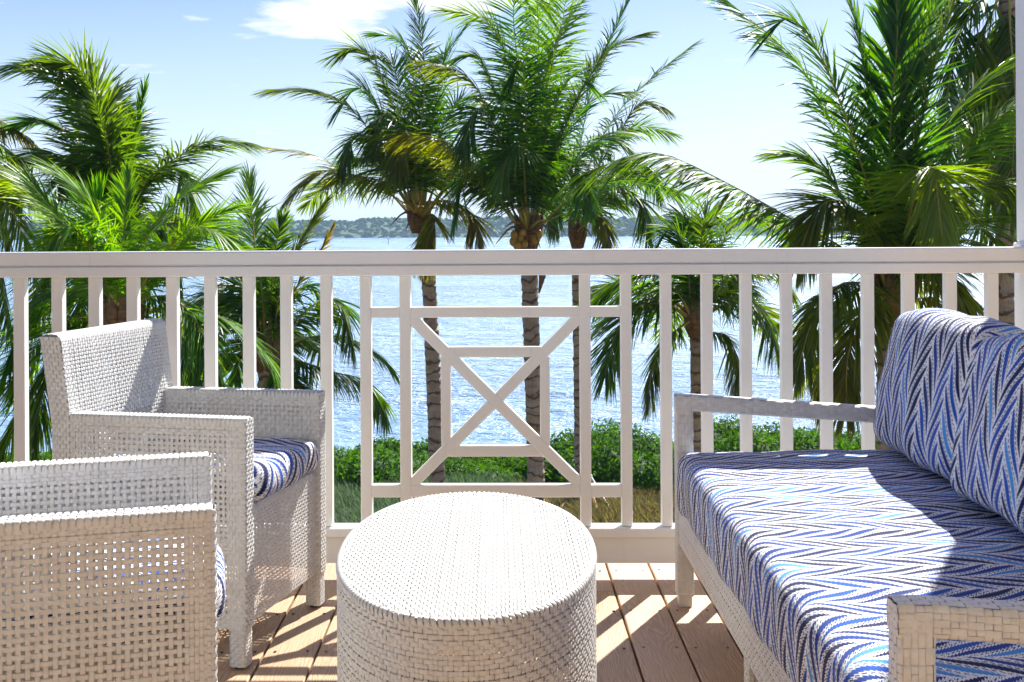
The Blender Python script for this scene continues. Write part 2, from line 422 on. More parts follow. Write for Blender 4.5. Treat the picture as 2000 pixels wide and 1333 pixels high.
# ------------------------------------------------------------------ ground, water, far shore
GZ, WZ = -3.6, -4.65
def sheet(name, x0, x1, ys, zf, nx, mat):
    xs = np.linspace(x0, x1, nx)
    V = []; 
    for y in ys:
        for x in xs: V.append((x, y, zf(x, y)))
    V = np.array(V); ny = len(ys)
    i, j = np.meshgrid(np.arange(nx - 1), np.arange(ny - 1))
    a = (j * nx + i).ravel()
    Q = np.stack([a, a + 1, a + nx + 1, a + nx], 1)
    return link(name, raw_mesh(name, V, Q, True), mat)
def gz(x, y):
    base = GZ + 0.10 * math.sin(x * 0.7 + y * 0.4) + 0.06 * math.sin(x * 1.9 - y * 1.1)
    sh = 25.5 + 0.9 * math.sin(x * 0.35) + 0.5 * math.sin(x * 0.9 + 1)
    if y > sh - 3: base -= min(1.0, (y - sh + 3) / 6) ** 1.2 * 2.2
    return base
ys = list(np.linspace(-40, 4, 8)) + list(np.linspace(5, 34, 70)) + [40]
g = sheet('ground', -60, 60, ys, gz, 121, M_GROUND); tag(g, kind='structure')
w = sheet('water', -4500, 4500, [20, 40, 80, 160, 320, 700, 1500, 5000], lambda x, y: WZ, 9, M_WATER); tag(w, kind='structure')

# far wooded shore
def ico(sub=2):
    import bmesh
    bm = bmesh.new(); bmesh.ops.create_icosphere(bm, subdivisions=sub, radius=1)
    V = np.array([v.co[:] for v in bm.verts]); T = np.array([[l.index for l in f.verts] for f in bm.faces]); bm.free()
    return V, T
IV, IT = ico()
IV1, IT1 = ico(1)
def far_woods():
    rng = np.random.default_rng(4)
    Vs, Ts = [], []; o = 0
    for k in range(7500):
        y = 722 + rng.random() ** 1.3 * 90
        x = rng.uniform(-430, 430)
        env = 1 + 0.03 * math.sin(x * 0.021 + 1) + 0.05 * math.sin(x * 0.07) + 0.05 * math.sin(x * 0.17 + 2)
        top = 12.6 * env
        r = rng.uniform(0.8, 1.9)
        zc = WZ + (top - r * 0.7) * rng.uniform(0.05, 1.0)
        n = 1 + 0.20 * rng.standard_normal((len(IV1), 1))
        V = IV1 * n * np.array([r * rng.uniform(0.9, 1.7), r, r * rng.uniform(0.55, 0.95)]) + np.array([x, y, zc])
        V[:, 2] = np.maximum(V[:, 2], WZ - 0.3)
        Vs.append(V); Ts.append(IT1 + o); o += len(V)
    me = raw_mesh('far_shore_trees', np.concatenate(Vs), np.concatenate(Ts), False)
    o_ = link('far_shore_trees', me, M_FAR)
    tag(o_, 'low dark green band of mangrove woods along the far shore', 'woods', kind='stuff')
far_woods()
sh = sheet('far_shore', -900, 900, [719, 724, 745, 790, 1000, 1450], lambda x, y: WZ + (-0.3 if y < 722 else 0.1 if y < 730 else 6.5 if y < 760 else 10.5), 60, M_FAR); tag(sh, kind='structure')
# channel marker
mk = empty('channel_marker', tuple(at(758.5, 466, 420)))
mk.location.z = WZ
tag(mk, 'tiny white channel marker on a post standing in the bay before the far shore', 'marker')
MB().tube([(0, 0, -1), (0, 0, 2.6)], [0.12, 0.1], 8).build('post', M_STAKE, mk)
MB().box(-0.45, 0.45, -0.16, -0.11, 1.7, 2.9, 0.01).build('sign_board', M_STRAP, mk)

# ------------------------------------------------------------------ deck
D0, RROT = 3.85, R(-2.0)
deck = empty('deck', (0, 2, 0)); tag(deck, kind='structure')
pitch, gap = 0.1425, 0.006
rnd = random.Random(5)
x0 = 0.3616 - 19 * pitch
screws = MB()
for k in range(37):
    xa, xb = x0 + k * pitch + gap / 2, x0 + (k + 1) * pitch - gap / 2
    cuts = [-1.6, 4.32]
    if k == 18: cuts = [-1.6, 3.69, 4.32]
    elif k == 14: cuts = [-1.6, 3.735, 4.32]
    elif k % 5 == 2: cuts = [-1.6, 1.2, 4.32]
    for a, b in zip(cuts[:-1], cuts[1:]):
        yc = (a + b) / 2
        xc = (xa + xb) / 2
        dz = rnd.uniform(-0.0012, 0.0012)
        o = MB().box(xa - xc, xb - xc, a - yc + 0.0015, b - yc - 0.0015, -0.036, dz, 0.003).build('deck_board', M_WOOD, deck)
        o.location = (xc, yc - 2, 0)
    for yy in (3.909, 3.497, 3.186, 2.78, 2.37, 1.96):
        for xx in (xa + 0.024, xb - 0.024):
            px_, py_ = xx + rnd.uniform(-.004, .004), yy + rnd.uniform(-.006, .006)
            screws.tube([(px_, py_ - 2, -0.004), (px_, py_ - 2, 0.0022)], [0.0042, 0.0042], 8)
s = screws.build('screw_heads', M_SCREW, deck); tag(s, kind='stuff')
ud = MB().box(-2.6, 2.9, -1.6, 4.28, -0.30, -0.06).build('dark_subfloor', M_DARKUNDER); tag(ud, kind='structure')  # solid dark box; the shade under the boards is in its colour

# ------------------------------------------------------------------ railing
rail = empty('balcony_railing', (0, D0, 0), RROT)
tag(rail, 'white painted wooden balcony railing with square balusters and a crossed lattice panel', 'railing')
def rx(px):                      # x along the rail (rail front plane) for a picture column
    u = np.array([math.cos(RROT), math.sin(RROT), 0]); 
    d = FWD + RGT * (px - 1000) / F_PX
    # origin + s*u = t*d
    A = np.array([[u[0], -d[0]], [u[1], -d[1]]]); b = np.array([0, -D0])
    s_, t_ = np.linalg.solve(A, b)
    return s_
XL, XR = -2.30, rx(1983) + 0.046
w = 0.036
hr = MB().box(XL, XR, -0.048, 0.048, 1.0225, 1.070, 0.006).build('handrail', M_PAINT, rail)
MB().box(XL, XR, -0.053, 0.053, 0.988, 1.022, 0.0035).build('top_rail', M_PAINT, rail)
MB().box(XL, XR, -0.038, 0.038, 0.137, 0.168, 0.004).build('bottom_rail', M_PAINT, rail)
MB().box(XL, XR, -0.020, 0.020, 0.050, 0.1365, 0.003).build('toe_board', M_PAINT, rail)
cols = [-108, -34, 40, 114, 186, 260, 337, 411, 486, 559, 637, 714, 791, 1141, 1221, 1299, 1379, 1455, 1534, 1612, 1693, 1772, 1854, 1935]
for c in cols:
    x = rx(c)
    if x < XL + 0.03: continue
    MB().box(x - w / 2, x + w / 2, -w / 2, w / 2, 0.1685, 0.9875, 0.0025).build('baluster', M_PAINT, rail)
lat = empty('lattice_panel', (0, 0, 0)); lat.parent = rail
def hbar(pa, pb, z0, z1, dp):
    MB().box(rx(pa), rx(pb), -dp / 2, dp / 2, z0, z1, 0.002).build('lattice_bar', M_PAINT, lat)
xs_ = [rx(714), rx(791), rx(1141), rx(1221)]
for a, b in ((0, 1), (1, 2), (2, 3)):
    for z0, z1 in ((0.850, 0.884), (0.264, 0.304)):
        MB().box(xs_[a] + w / 2, xs_[b] - w / 2, -0.017, 0.017, z0, z1, 0.002).build('lattice_bar', M_PAINT, lat)
def diag(xa, za, xb, zb, dp, cut0=0.0, cut1=0.0):
    L = math.hypot(xb - xa, zb - za); ang = math.atan2(zb - za, xb - xa)
    M = Matrix.Translation((xa, 0, za)) @ Matrix.Rotation(-ang, 4, 'Y')
    MB().box(cut0, L - cut1, -dp / 2, dp / 2, -0.0180, 0.0180, 0.002, M).build('lattice_bar', M_PAINT, lat)
XA, XB, ZA, ZB = xs_[1] + w / 2 - 0.006, xs_[2] - w / 2 + 0.006, 0.304 - 0.006, 0.850 + 0.006
cx_, cz_ = (XA + XB) / 2, (ZA + ZB) / 2
diag(XA, ZB, XB, ZA, 0.031)
diag(XA, ZA, cx_, cz_, 0.029, 0, 0.0180)
diag(XB, ZB, cx_, cz_, 0.029, 0, 0.0180)
qx, qz = (rx(1063) - rx(870)) / 2, (0.737 - 0.4135) / 2
cz2 = (0.737 + 0.4135) / 2
MB().box(cx_ - qx, cx_ + qx, -0.0130, 0.0130, 0.720, 0.7535, 0.002).build('lattice_bar', M_PAINT, lat)
MB().box(cx_ - qx, cx_ + qx, -0.0130, 0.0130, 0.396, 0.431, 0.002).build('lattice_bar', M_PAINT, lat)
MB().box(cx_ - qx - 0.016, cx_ - qx + 0.016, -0.0122, 0.0122, 0.431, 0.720, 0.002).build('lattice_bar', M_PAINT, lat)
MB().box(cx_ + qx - 0.016, cx_ + qx + 0.016, -0.0122, 0.0122, 0.431, 0.720, 0.002).build('lattice_bar', M_PAINT, lat)

# porch column, and the house wall behind the camera
cxl = rx(1983); cy = D0 - 0.035 * cxl
colm = empty('porch_column', (cxl + 0.143, cy, 0), RROT)
tag(colm, 'white square porch column at the right end of the railing', 'column')
MB().box(-0.10, 0.10, -0.10, 0.10, 1.085, 3.20, 0.006).build('shaft', M_PAINT, colm)
MB().box(-0.106, 0.106, -0.106, 0.106, -0.02, 1.066, 0.006).build('plinth', M_PAINT, colm)
MB().box(-0.108, 0.108, -0.108, 0.108, 1.0665, 1.0845, 0.005).build('collar', M_PAINT, colm)
ce = empty('unseen_ceiling', (0, 0, 3.6)); tag(ce, kind='structure')  # unseen; outer edge set back to let in more sky light
for k in range(44):
    MB().box(-5 + k * 0.23 + 0.002, -4.77 + k * 0.23 - 0.002, -2.05, 2.3, 0, 0.03, 0.003).build('ceiling_board', M_PAINT, ce)
hw = MB().box(-5, 5, -2.05, -1.75, -3.6, 3.58).build('house_wall', M_WALL)
tag(hw, 'cream stucco house wall behind the balcony, out of the picture', 'wall')

# ------------------------------------------------------------------ weaving
def grid_pos(L, p, wd, b0=0.0, b1=0.0, pd=None, wdn=None):
    """strand positions over length L: dense in the borders b0/b1, pitch p between"""
    pd = pd or p; wdn = wdn or wd
    pos, wid = [], []
    n0 = max(0, round(b0 / pd)); n1 = max(0, round(b1 / pd))
    for i in range(n0): pos.append((i + 0.5) * pd); wid.append(wdn)
    lo, hi = n0 * pd, L - n1 * pd
    n = max(1, round((hi - lo) / p)); q = (hi - lo) / n
    for i in range(n): pos.append(lo + (i + 0.5) * q); wid.append(wd)
    for i in range(n1): pos.append(hi + (i + 0.5) * pd); wid.append(wdn)
    return np.array(pos), np.array(wid)
def multi_pos(segs):
    """segs: (length, pitch, width) one after another"""
    pos, wid = [], []; o = 0
    for L, p, wd in segs:
        n = max(1, round(L / p)); q = L / n
        for i in range(n): pos.append(o + (i + 0.5) * q); wid.append(wd)
        o += L
    return np.array(pos), np.array(wid)
WRNG = np.random.default_rng(11)
def weave(surf, U, V, h=0.0014, pat='plain', clip=None, bulge=0.0004, jit=0.0005, ends_u=None, ends_v=None, closed_u=False):
    """U=(pos,wid): strands that run along v; V=(pos,wid): strands that run along u. surf(u,v)->P,N"""
    up, uw = U; vp, vw = V
    Vs, Qs = [], []; o = 0
    for along in (0, 1):
        ap, aw = (up, uw) if along == 0 else (vp, vw)          # position of each strand
        bp, bw = (vp, vw) if along == 0 else (up, uw)          # crossings
        bd = np.gradient(bp) if len(bp) > 1 else np.array([0.01])
        smp = np.stack([bp - bd * 0.36, bp + bd * 0.36], 1).ravel()
        I, J = np.meshgrid(np.arange(len(ap)), np.arange(len(bp)), indexing='ij')
        if pat == 'plain': sg = ((I + J) % 2) * 2 - 1
        elif pat == 'weft2': sg = np.where((I + J) % 3 == 0, 1, -1)
        elif pat == 'twill': sg = ((((I + J) if along == 0 else (I + J)) // 2) % 2) * 2 - 1
        else: sg = (((I * 2 + J) % 4) // 2) * 2 - 1 if along == 0 else (((J * 2 + I) % 4) // 2) * 2 - 1
        if along == 1: sg = -sg
        sg = np.repeat(sg, 2, axis=1).astype(float)
        # run out to the ends
        e = ends_v if along == 0 else ends_u
        if e is not None:
            smp = np.concatenate([[e[0]], smp, [e[1]]])
            sg = np.concatenate([sg[:, :1] * 0, sg, sg[:, -1:] * 0], 1)
        cl = closed_u and along == 1
        ns, nb = len(ap), len(smp)
        a = ap[:, None] + WRNG.uniform(-jit, jit, (ns, 1)) + np.cumsum(WRNG.normal(0, jit * 0.25, (ns, nb)), 1) * 0.5
        if cl: a[:, -1] = a[:, 0]
        b = np.broadcast_to(smp[None, :], (ns, nb))
        off = sg * h
        rows = []
        for kk, (da, db) in enumerate(((-0.5, 0.0), (0.0, bulge), (0.5, 0.0))):
            aa = a + da * aw[:, None]
            if along == 0: P, N = surf(aa.ravel(), b.ravel())
            else: P, N = surf(b.ravel(), aa.ravel())
            rows.append((P + N * (off.ravel() + db)[:, None]).reshape(ns, nb, 3))
        G = np.stack(rows, 2)                                  # ns, nb, 3, xyz
        idx = np.arange(ns * nb * 3).reshape(ns, nb, 3) + o
        q = np.stack([idx[:, :-1, :-1], idx[:, 1:, :-1], idx[:, 1:, 1:], idx[:, :-1, 1:]], -1)
        if cl:
            q2 = np.stack([idx[:, -1:, :-1], idx[:, :1, :-1], idx[:, :1, 1:], idx[:, -1:, 1:]], -1)
            q = np.concatenate([q, q2], 1)
        if clip is not None:
            bm_ = (b[:, :-1] + b[:, 1:]) / 2; am_ = a[:, :-1]
            if cl: bm_ = b; am_ = a
            ok = clip(am_, bm_) if along == 0 else clip(bm_, am_)
            q = q[ok]
        q = q.reshape(-1, 4)
        if along == 1: q = q[:, ::-1]
        Vs.append(G.reshape(-1, 3)); Qs.append(q); o += ns * nb * 3
    return np.concatenate(Vs), np.concatenate(Qs)
def join_geo(parts):
    Vs, Qs = [], []; o = 0
    for V, Q in parts:
        Vs.append(V); Qs.append(Q + o); o += len(V)
    return np.concatenate(Vs), np.concatenate(Qs)
def profile(pts, rad=0.0, closed=False, n=5):
    """2-D polyline with rounded corners -> f(s)-> (p, normal), length. Normal is left-hand side turned outwards by sign"""
    pts = [np.array(p, float) for p in pts]; out = []
    N = len(pts)
    for i in range(N):
        p = pts[i]
        r_ = rad if not isinstance(rad, (list, tuple)) else rad[i]
        if (not closed and i in (0, N - 1)) or r_ <= 0: out.append(p); continue
        a = pts[i - 1] - p; b = pts[(i + 1) % N] - p
        la, lb = np.linalg.norm(a), np.linalg.norm(b); a /= la; b /= lb
        k = min(r_, la * 0.49, lb * 0.49)
        for j in range(n + 1):
            t = j / n
            out.append((1 - t) ** 2 * (p + a * k) + 2 * t * (1 - t) * p + t * t * (p + b * k))
    if closed: out.append(out[0])
    P = np.array(out); seg = np.linalg.norm(np.diff(P, axis=0), axis=1)
    keep = np.concatenate([[True], seg > 1e-7]); P = P[keep]
    S = np.concatenate([[0], np.cumsum(np.linalg.norm(np.diff(P, axis=0), axis=1))])
    T = np.gradient(P, S, axis=0) if not closed else np.gradient(np.vstack([P[-2], P, P[1]]), np.concatenate([[-(S[-1] - S[-2])], S, [S[-1] + S[1]]]), axis=0)[1:-1]
    T /= np.maximum(np.linalg.norm(T, axis=1, keepdims=True), 1e-9)
    def f(s):
        if closed: s = np.mod(s, S[-1])
        else:
            s = np.asarray(s)
        p = np.stack([np.interp(s, S, P[:, k]) for k in (0, 1)], -1)
        if not closed:
            lo = np.minimum(s, 0); hi = np.maximum(s - S[-1], 0)
            p = p + lo[:, None] * T[0] + hi[:, None] * T[-1]
        t = np.stack([np.interp(s, S, T[:, k]) for k in (0, 1)], -1)
        return p, np.stack([-t[:, 1], t[:, 0]], -1)
    return f, S[-1]
def wbox(a0, a1, b0, b1, c0, c1, axis, p=0.0095, wd=0.0088, pv=None, wv=None, rad=0.010, pat='plain', h=0.0012):
    """woven square tube: cross-section (a,b), running c along 'axis'"""
    f, L = profile([(a0, b0), (a0, b1), (a1, b1), (a1, b0)], rad, True)
    n = max(8, int(round(L / p / 2)) * 2)
    U = (np.arange(n) * L / n, np.full(n, wd))
    V = grid_pos(c1 - c0, pv or p, wv or wd)
    def surf(u, v):
        q, nn = f(u)
        P = np.zeros((len(u), 3)); N = np.zeros((len(u), 3))
        ax = 'xyz'.index(axis); oth = [k for k in range(3) if k != ax]
        P[:, oth[0]] = q[:, 0]; P[:, oth[1]] = q[:, 1]; P[:, ax] = c0 + v
        N[:, oth[0]] = nn[:, 0]; N[:, oth[1]] = nn[:, 1]
        return P, N
    return weave(surf, U, V, h, pat, ends_v=(0, c1 - c0), closed_u=True, jit=0.0003)
def planar(origin, e1, e2, nrm):
    origin, e1, e2, nrm = map(lambda a: np.array(a, float), (origin, e1, e2, nrm))
    def surf(u, v): return origin + u[:, None] * e1 + v[:, None] * e2, np.broadcast_to(nrm, (len(u), 3))
    return surf
def wick(name, geo_, parent, kind='stuff', mat=None):
    o = link(name, raw_mesh(name, geo_[0], geo_[1], False), mat or M_WICK, parent)
    if kind: o['kind'] = kind
    return o

# ------------------------------------------------------------------ cushions
def cushion(prof_pts, rad, y0, y1, er, nU=90, nV=60, crown=None, uv_scale=1.0, uv0=0.0, v0=0.0, wr=0.004, seed=0):
    """closed (x,z) profile swept along y with pillowed ends (radius er)"""
    f, L = profile(prof_pts, rad, True, 7)
    rng = np.random.default_rng(seed)
    u = np.linspace(0, L, nU + 1)
    t = np.linspace(0, 1, nV + 1)
    tt = 0.5 - 0.5 * np.cos(t * math.pi); tt = 0.55 * tt + 0.45 * t
    ys_ = y0 + (y1 - y0) * tt
    q, nn = f(u); q[-1] = q[0]
    cen = q[:-1].mean(0)
    ext = (q.max(0) - q.min(0)) / 2
    V = []; UVs = []
    ph = rng.uniform(0, 6, 8)
    for y in ys_:
        e = min(y - y0, y1 - y)
        k = math.sqrt(max(0.0, 1 - (1 - min(1, e / er)) ** 2)) if e < er else 1.0
        inset = er * (1 - k)
        s = np.maximum(0.02, 1 - inset / ext)
        p = cen + (q - cen) * s
        if crown: 
            yy = (y - y0) / (y1 - y0)
            p = p + crown(q, nn, yy)
        wob = wr * (np.sin(u * 23 + y * 11 + ph[0]) * 0.5 + np.sin(u * 9 - y * 17 + ph[1]) + 0.6 * np.sin(y * 31 + u * 3 + ph[2]) + .4 * np.sin(u * 47 + ph[3] + 5 * y))
        p = p + nn * (wob * k)[:, None]
        p[-1] = p[0]
        V.append(np.stack([p[:, 0], np.full(len(p), y), p[:, 1]], -1))
        UVs.append(np.stack([uv0 + u * uv_scale, np.full(len(u), v0 + (y - y0) * uv_scale)], -1))
    def capring(row, k, dy):
        c = row[:-1].mean(0); r = c + (row - c) * k; r[:, 1] = row[0, 1] + dy; return r
    first, last = V[0], V[-1]
    for k, dy in ((0.8, -0.004), (0.45, -0.007), (0.01, -0.008)):
        V.insert(0, capring(first, k, dy)); V.append(capring(last, k, -dy))
        for lst, at_ in ((UVs, 0), (UVs, len(UVs) + 1)):
            src = UVs[0] if at_ == 0 else UVs[-1]
            n_ = src.copy(); n_[:, 1] += (-1 if at_ == 0 else 1) * 0.03
            lst.insert(at_, n_) if at_ == 0 else lst.append(n_)
    nV += 6
    V = np.concatenate(V); UVs = np.concatenate(UVs)
    nU1 = nU + 1
    i, j = np.meshgrid(np.arange(nU), np.arange(nV))
    a = (j * nU1 + i).ravel()
    Q = np.stack([a, a + nU1, a + nU1 + 1, a + 1], 1)
    return V, Q, UVs, f, L
def make_cushion(name, parent, *a, flip=False, **k):
    V, Q, UVs, f, L = cushion(*a, **k)
    if flip: Q = Q[:, ::-1]
    o = link(name, raw_mesh(name, V, Q, True, UVs), M_FAB, parent)
    n1 = k.get('nU', 90) + 1; rows = len(V) // n1
    for pos_, sg in ((0.20, 1), (0.20, -1)):
        Y = V.reshape(rows, n1, 3)[:, 0, 1]
        er = a[4]
        tgt = Y.min() + er * pos_ if sg > 0 else Y.max() - er * pos_
        i = int(np.argmin(np.abs(Y - tgt)))
        ring = V.reshape(rows, n1, 3)[i, :-1]
        c = ring.mean(0); d = ring - c; ring = c + d * (1 + 0.003 / np.maximum(np.linalg.norm(d, axis=1, keepdims=True), 0.02))
        vs, fs = [], []; m = len(ring)
        for j in range(m):
            t_ = ring[(j + 1) % m] - ring[j - 1]; t_ /= np.linalg.norm(t_)
            u_ = np.cross(t_, [0, 1, 0]); u_ /= np.linalg.norm(u_)
            for q_ in range(6):
                w_ = q_ * math.pi / 3; vs.append(ring[j] + (u_ * math.cos(w_) + np.array([0, 1, 0]) * math.sin(w_)) * 0.0042)
        for j in range(m):
            for q_ in range(6):
                j2, q2 = (j + 1) % m, (q_ + 1) % 6
                fs.append((j * 6 + q_, j2 * 6 + q_, j2 * 6 + q2, j * 6 + q2))
        link('piping', raw_mesh('piping', vs, fs, True), M_PIPE, o)
    return o
# ------------------------------------------------------------------ armchair (origin: floor, front centre; +x = forward)
def slab_chair():
    W, DEP, ZA_, ZB_, TH = 0.555, 0.503, 0.105, 0.650, 0.050
    root = empty('armchair')
    dp, dw, op, ow = 0.0082, 0.0077, 0.0146, 0.0080
    # arms: wrapped over the top
    for sgn in (-1, 1):
        yo = sgn * W / 2; yi = sgn * (W / 2 - TH)
        f, L = profile([(yo, ZA_), (yo, ZB_), (yi, ZB_), (yi, 0.36)], [0, 0.013, 0.013, 0])
        ho = ZB_ - ZA_
        U = multi_pos([(0.030, dp, dw), (ho - 0.030 - 0.045, op, ow), (0.045 + 0.045 + TH - 0.012, dp, dw), (L - ho - TH - 0.045 + 0.012, op, ow)])
        V = multi_pos([(0.045, dp, dw), (DEP - 0.045 - 0.050, op, ow), (0.050, dp, dw)])
        def surf(u, v, f=f, sgn=sgn):
            q, nn = f(u)
            P = np.stack([-DEP + v, q[:, 0], q[:, 1]], -1)
            N = np.stack([np.zeros(len(u)), nn[:, 0], nn[:, 1]], -1) * (1 if sgn > 0 else -1)
            return P, N * (-1)
        g1 = weave(surf, U, V, 0.0010, ends_u=(0, L), ends_v=(0, DEP))
        # rounded front edge
        fy0, fy1 = min(yo, yi), max(yo, yi)
        ff, LF = profile([(-0.012, fy0), (0.004, fy0), (0.004, fy1), (-0.012, fy1)], [0, 0.010, 0.010, 0])
        def surf2(u, v, ff=ff):
            q, nn = ff(u)
            return np.stack([q[:, 0], q[:, 1], ZA_ + v], -1), np.stack([-nn[:, 0], -nn[:, 1], np.zeros(len(u))], -1) * -1
        g2 = weave(surf2, grid_pos(LF, 0.0085, 0.0080), grid_pos(ZB_ - ZA_, 0.0105, 0.0092), 0.0022, ends_v=(0, ZB_ - ZA_))
        # braid along top outer/inner edge: thicker diagonal wraps
        wrap = []
        for yy in (yo, yi):
            n = int(DEP / 0.0125)
            for i in range(n):
                xx = -DEP + (i + 0.5) * DEP / n
                s2 = 1 if yy == max(yo, yi) else -1
                c = np.array([xx, yy - s2 * 0.004, ZB_ - 0.004])
                wrap.append(c)
        Vb, Qb = [], []; o_ = 0
        for c in wrap:
            s2 = 1 if c[1] > (yo + yi) / 2 else -1
            prof = [(0.013 * -s2, 0.0045), (0.0, 0.0055), (0.0045 * s2, 0.004), (0.0062 * s2, -0.001), (0.0050 * s2, -0.013)]
            for a_, b_ in prof:
                Vb.append(c + np.array([-0.0045, a_, b_])); Vb.append(c + np.array([0.0, a_ * 1.12, b_ * 1.15 if b_ > 0 else b_])); Vb.append(c + np.array([0.0045, a_, b_]))
            for i in range(len(prof) - 1):
                for j in range(2):
                    k0 = o_ + i * 3 + j; Qb.append((k0, k0 + 1, k0 + 4, k0 + 3))
            o_ += len(prof) * 3
        g3 = (np.array(Vb), np.array(Qb))
        # top cap at the very front
        wick('arm', join_geo([g1, g2, g3]), root)
    # legs
    for (lx, ly) in ((-0.045, -W / 2), (-0.045, W / 2 - 0.047), (-DEP - 0.045, -W / 2), (-DEP - 0.045, W / 2 - 0.047)):
        gg = wbox(lx, lx + 0.045, ly, ly + 0.047, 0.008, ZA_ + 0.02, 'z', 0.0090, 0.0086, 0.0085, 0.0080)
        lg = wick('leg', gg, root)
        MB().box(lx + 0.010, lx + 0.035, ly + 0.010, ly + 0.037, 0.0, 0.012, 0.002).build('foot_cap', M_SCREW, lg)
    # front panel, folded over the seat rail
    y0, y1 = -W / 2 + TH, W / 2 - TH
    f, L = profile([(-0.012, ZA_), (-0.012, 0.415), (-0.075, 0.415)], [0, 0.012, 0])
    U = multi_pos([(0.027, dp, dw), (0.31 - 0.027 - 0.027, 0.0108, 0.0066), (L - 0.31 + 0.027, dp, dw)])
    V = multi_pos([(0.018, dp, dw), (y1 - y0 - 0.036, 0.0108, 0.0066), (0.018, dp, dw)])
    def surf(u, v):
        q, nn = f(u)
        return np.stack([q[:, 0], y0 + v, q[:, 1]], -1), np.stack([-nn[:, 0], np.zeros(len(u)), -nn[:, 1]], -1) * -1
    def surfF(u, v):
        P, N = surf(u, v); return P, -N
    wick('front_panel', weave(surfF, U, V, 0.0010, ends_u=(0, L), ends_v=(0, y1 - y0)), root)
    # seat deck (dark webbing under the cushion)
    MB().box(-DEP, -0.02, y0, y1, 0.385, 0.402, 0.003).build('seat_deck', M_WICK, root)
    # backrest: wrapped over the top
    f, L = profile([(-0.553, ZA_), (-0.553, 0.60), (-0.592, 0.862), (-0.530, 0.862), (-0.503, 0.64), (-0.485, 0.40)], [0, 0.05, 0.022, 0.022, 0.03, 0])
    up = 0.495 + 0.265
    U = multi_pos([(0.036, dp, dw), (up - 0.036 - 0.040, 0.0118, 0.0074), (0.040 + 0.06 + 0.030, dp, dw), (L - up - 0.06 - 0.030, 0.0105, 0.0063)])
    V = multi_pos([(0.040, dp, dw), (W - 0.080, 0.0112, 0.0066), (0.040, dp, dw)])
    def surfB(u, v):
        q, nn = f(u)
        return np.stack([q[:, 0], -W / 2 + v, q[:, 1]], -1), np.stack([nn[:, 0], np.zeros(len(u)), nn[:, 1]], -1)
    gb = weave(surfB, U, V, 0.0010, ends_u=(0, L), ends_v=(0, W))
    caps = []
    for sgn in (-1, 1):
        def surfC(u, v, sgn=sgn):
            z = ZA_ + v
            xo = np.interp(z, [0.1, 0.60, 0.862], [-0.553, -0.553, -0.590])
            xi = np.interp(z, [0.1, 0.40, 0.64, 0.862], [-0.500, -0.500, -0.503, -0.532])
            tt = u / 0.06
            bul = 0.004 * np.sin(np.clip(tt, 0, 1) * math.pi)
            P = np.stack([xo + (xi - xo) * tt, sgn * (W / 2 + 0.001 + bul), z], -1)
            return P, np.broadcast_to(np.array([0, sgn * 1.0, 0]), P.shape)
        caps.append(weave(surfC, grid_pos(0.06, 0.0095, 0.0092), grid_pos(0.862 - ZA_ - 0.006, 0.0110, 0.0102), 0.0014, ends_v=(0, 0.862 - ZA_ - 0.006), ends_u=(0, 0.06)))
    wick('backrest', join_geo([gb] + caps), root)
    # cushion
    def crown(q, nn, yy):
        k = np.sin(np.clip(yy, 0, 1) * math.pi) ** 0.6
        xx = np.clip((q[:, 0] + 0.49) / 0.51, 0, 1)
        a = 0.022 * np.sin(xx * math.pi) ** 0.6 * k
        return np.stack([0 * a, a * np.sign(nn[:, 1]) * (np.abs(nn[:, 1]) > 0.5) * -1.0], -1) * -1
    make_cushion('seat_cushion', root, [(-0.488, 0.418), (-0.488, 0.520), (0.020, 0.515), (0.020, 0.412)], [0.03, 0.045, 0.045, 0.045], y0 + 0.004, y1 - 0.004, 0.042,
                 nU=110, nV=60, uv_scale=0.9, uv0=0.3, v0=0.13, seed=3)
    return root
chair = slab_chair()
def set_at(o, front, rz):
    o.location = (front[0], front[1], 0); o.rotation_euler = (0, 0, rz)
set_at(chair, (-0.595, 3.32), R(-13.3))
tag(chair, 'off-white woven wicker armchair by the railing, its whole backrest in view', 'armchair', 'wicker armchairs')
def copy_tree(o, parent=None):
    c = o.copy(); COL.objects.link(c); c.parent = parent
    for ch in list(o.children): copy_tree(ch, c)
    return c
ch2 = copy_tree(chair)
set_at(ch2, (-0.572, 2.343), R(14.5))
ch2['label'] = 'off-white woven wicker armchair nearest the camera, cut off by the left picture edge'

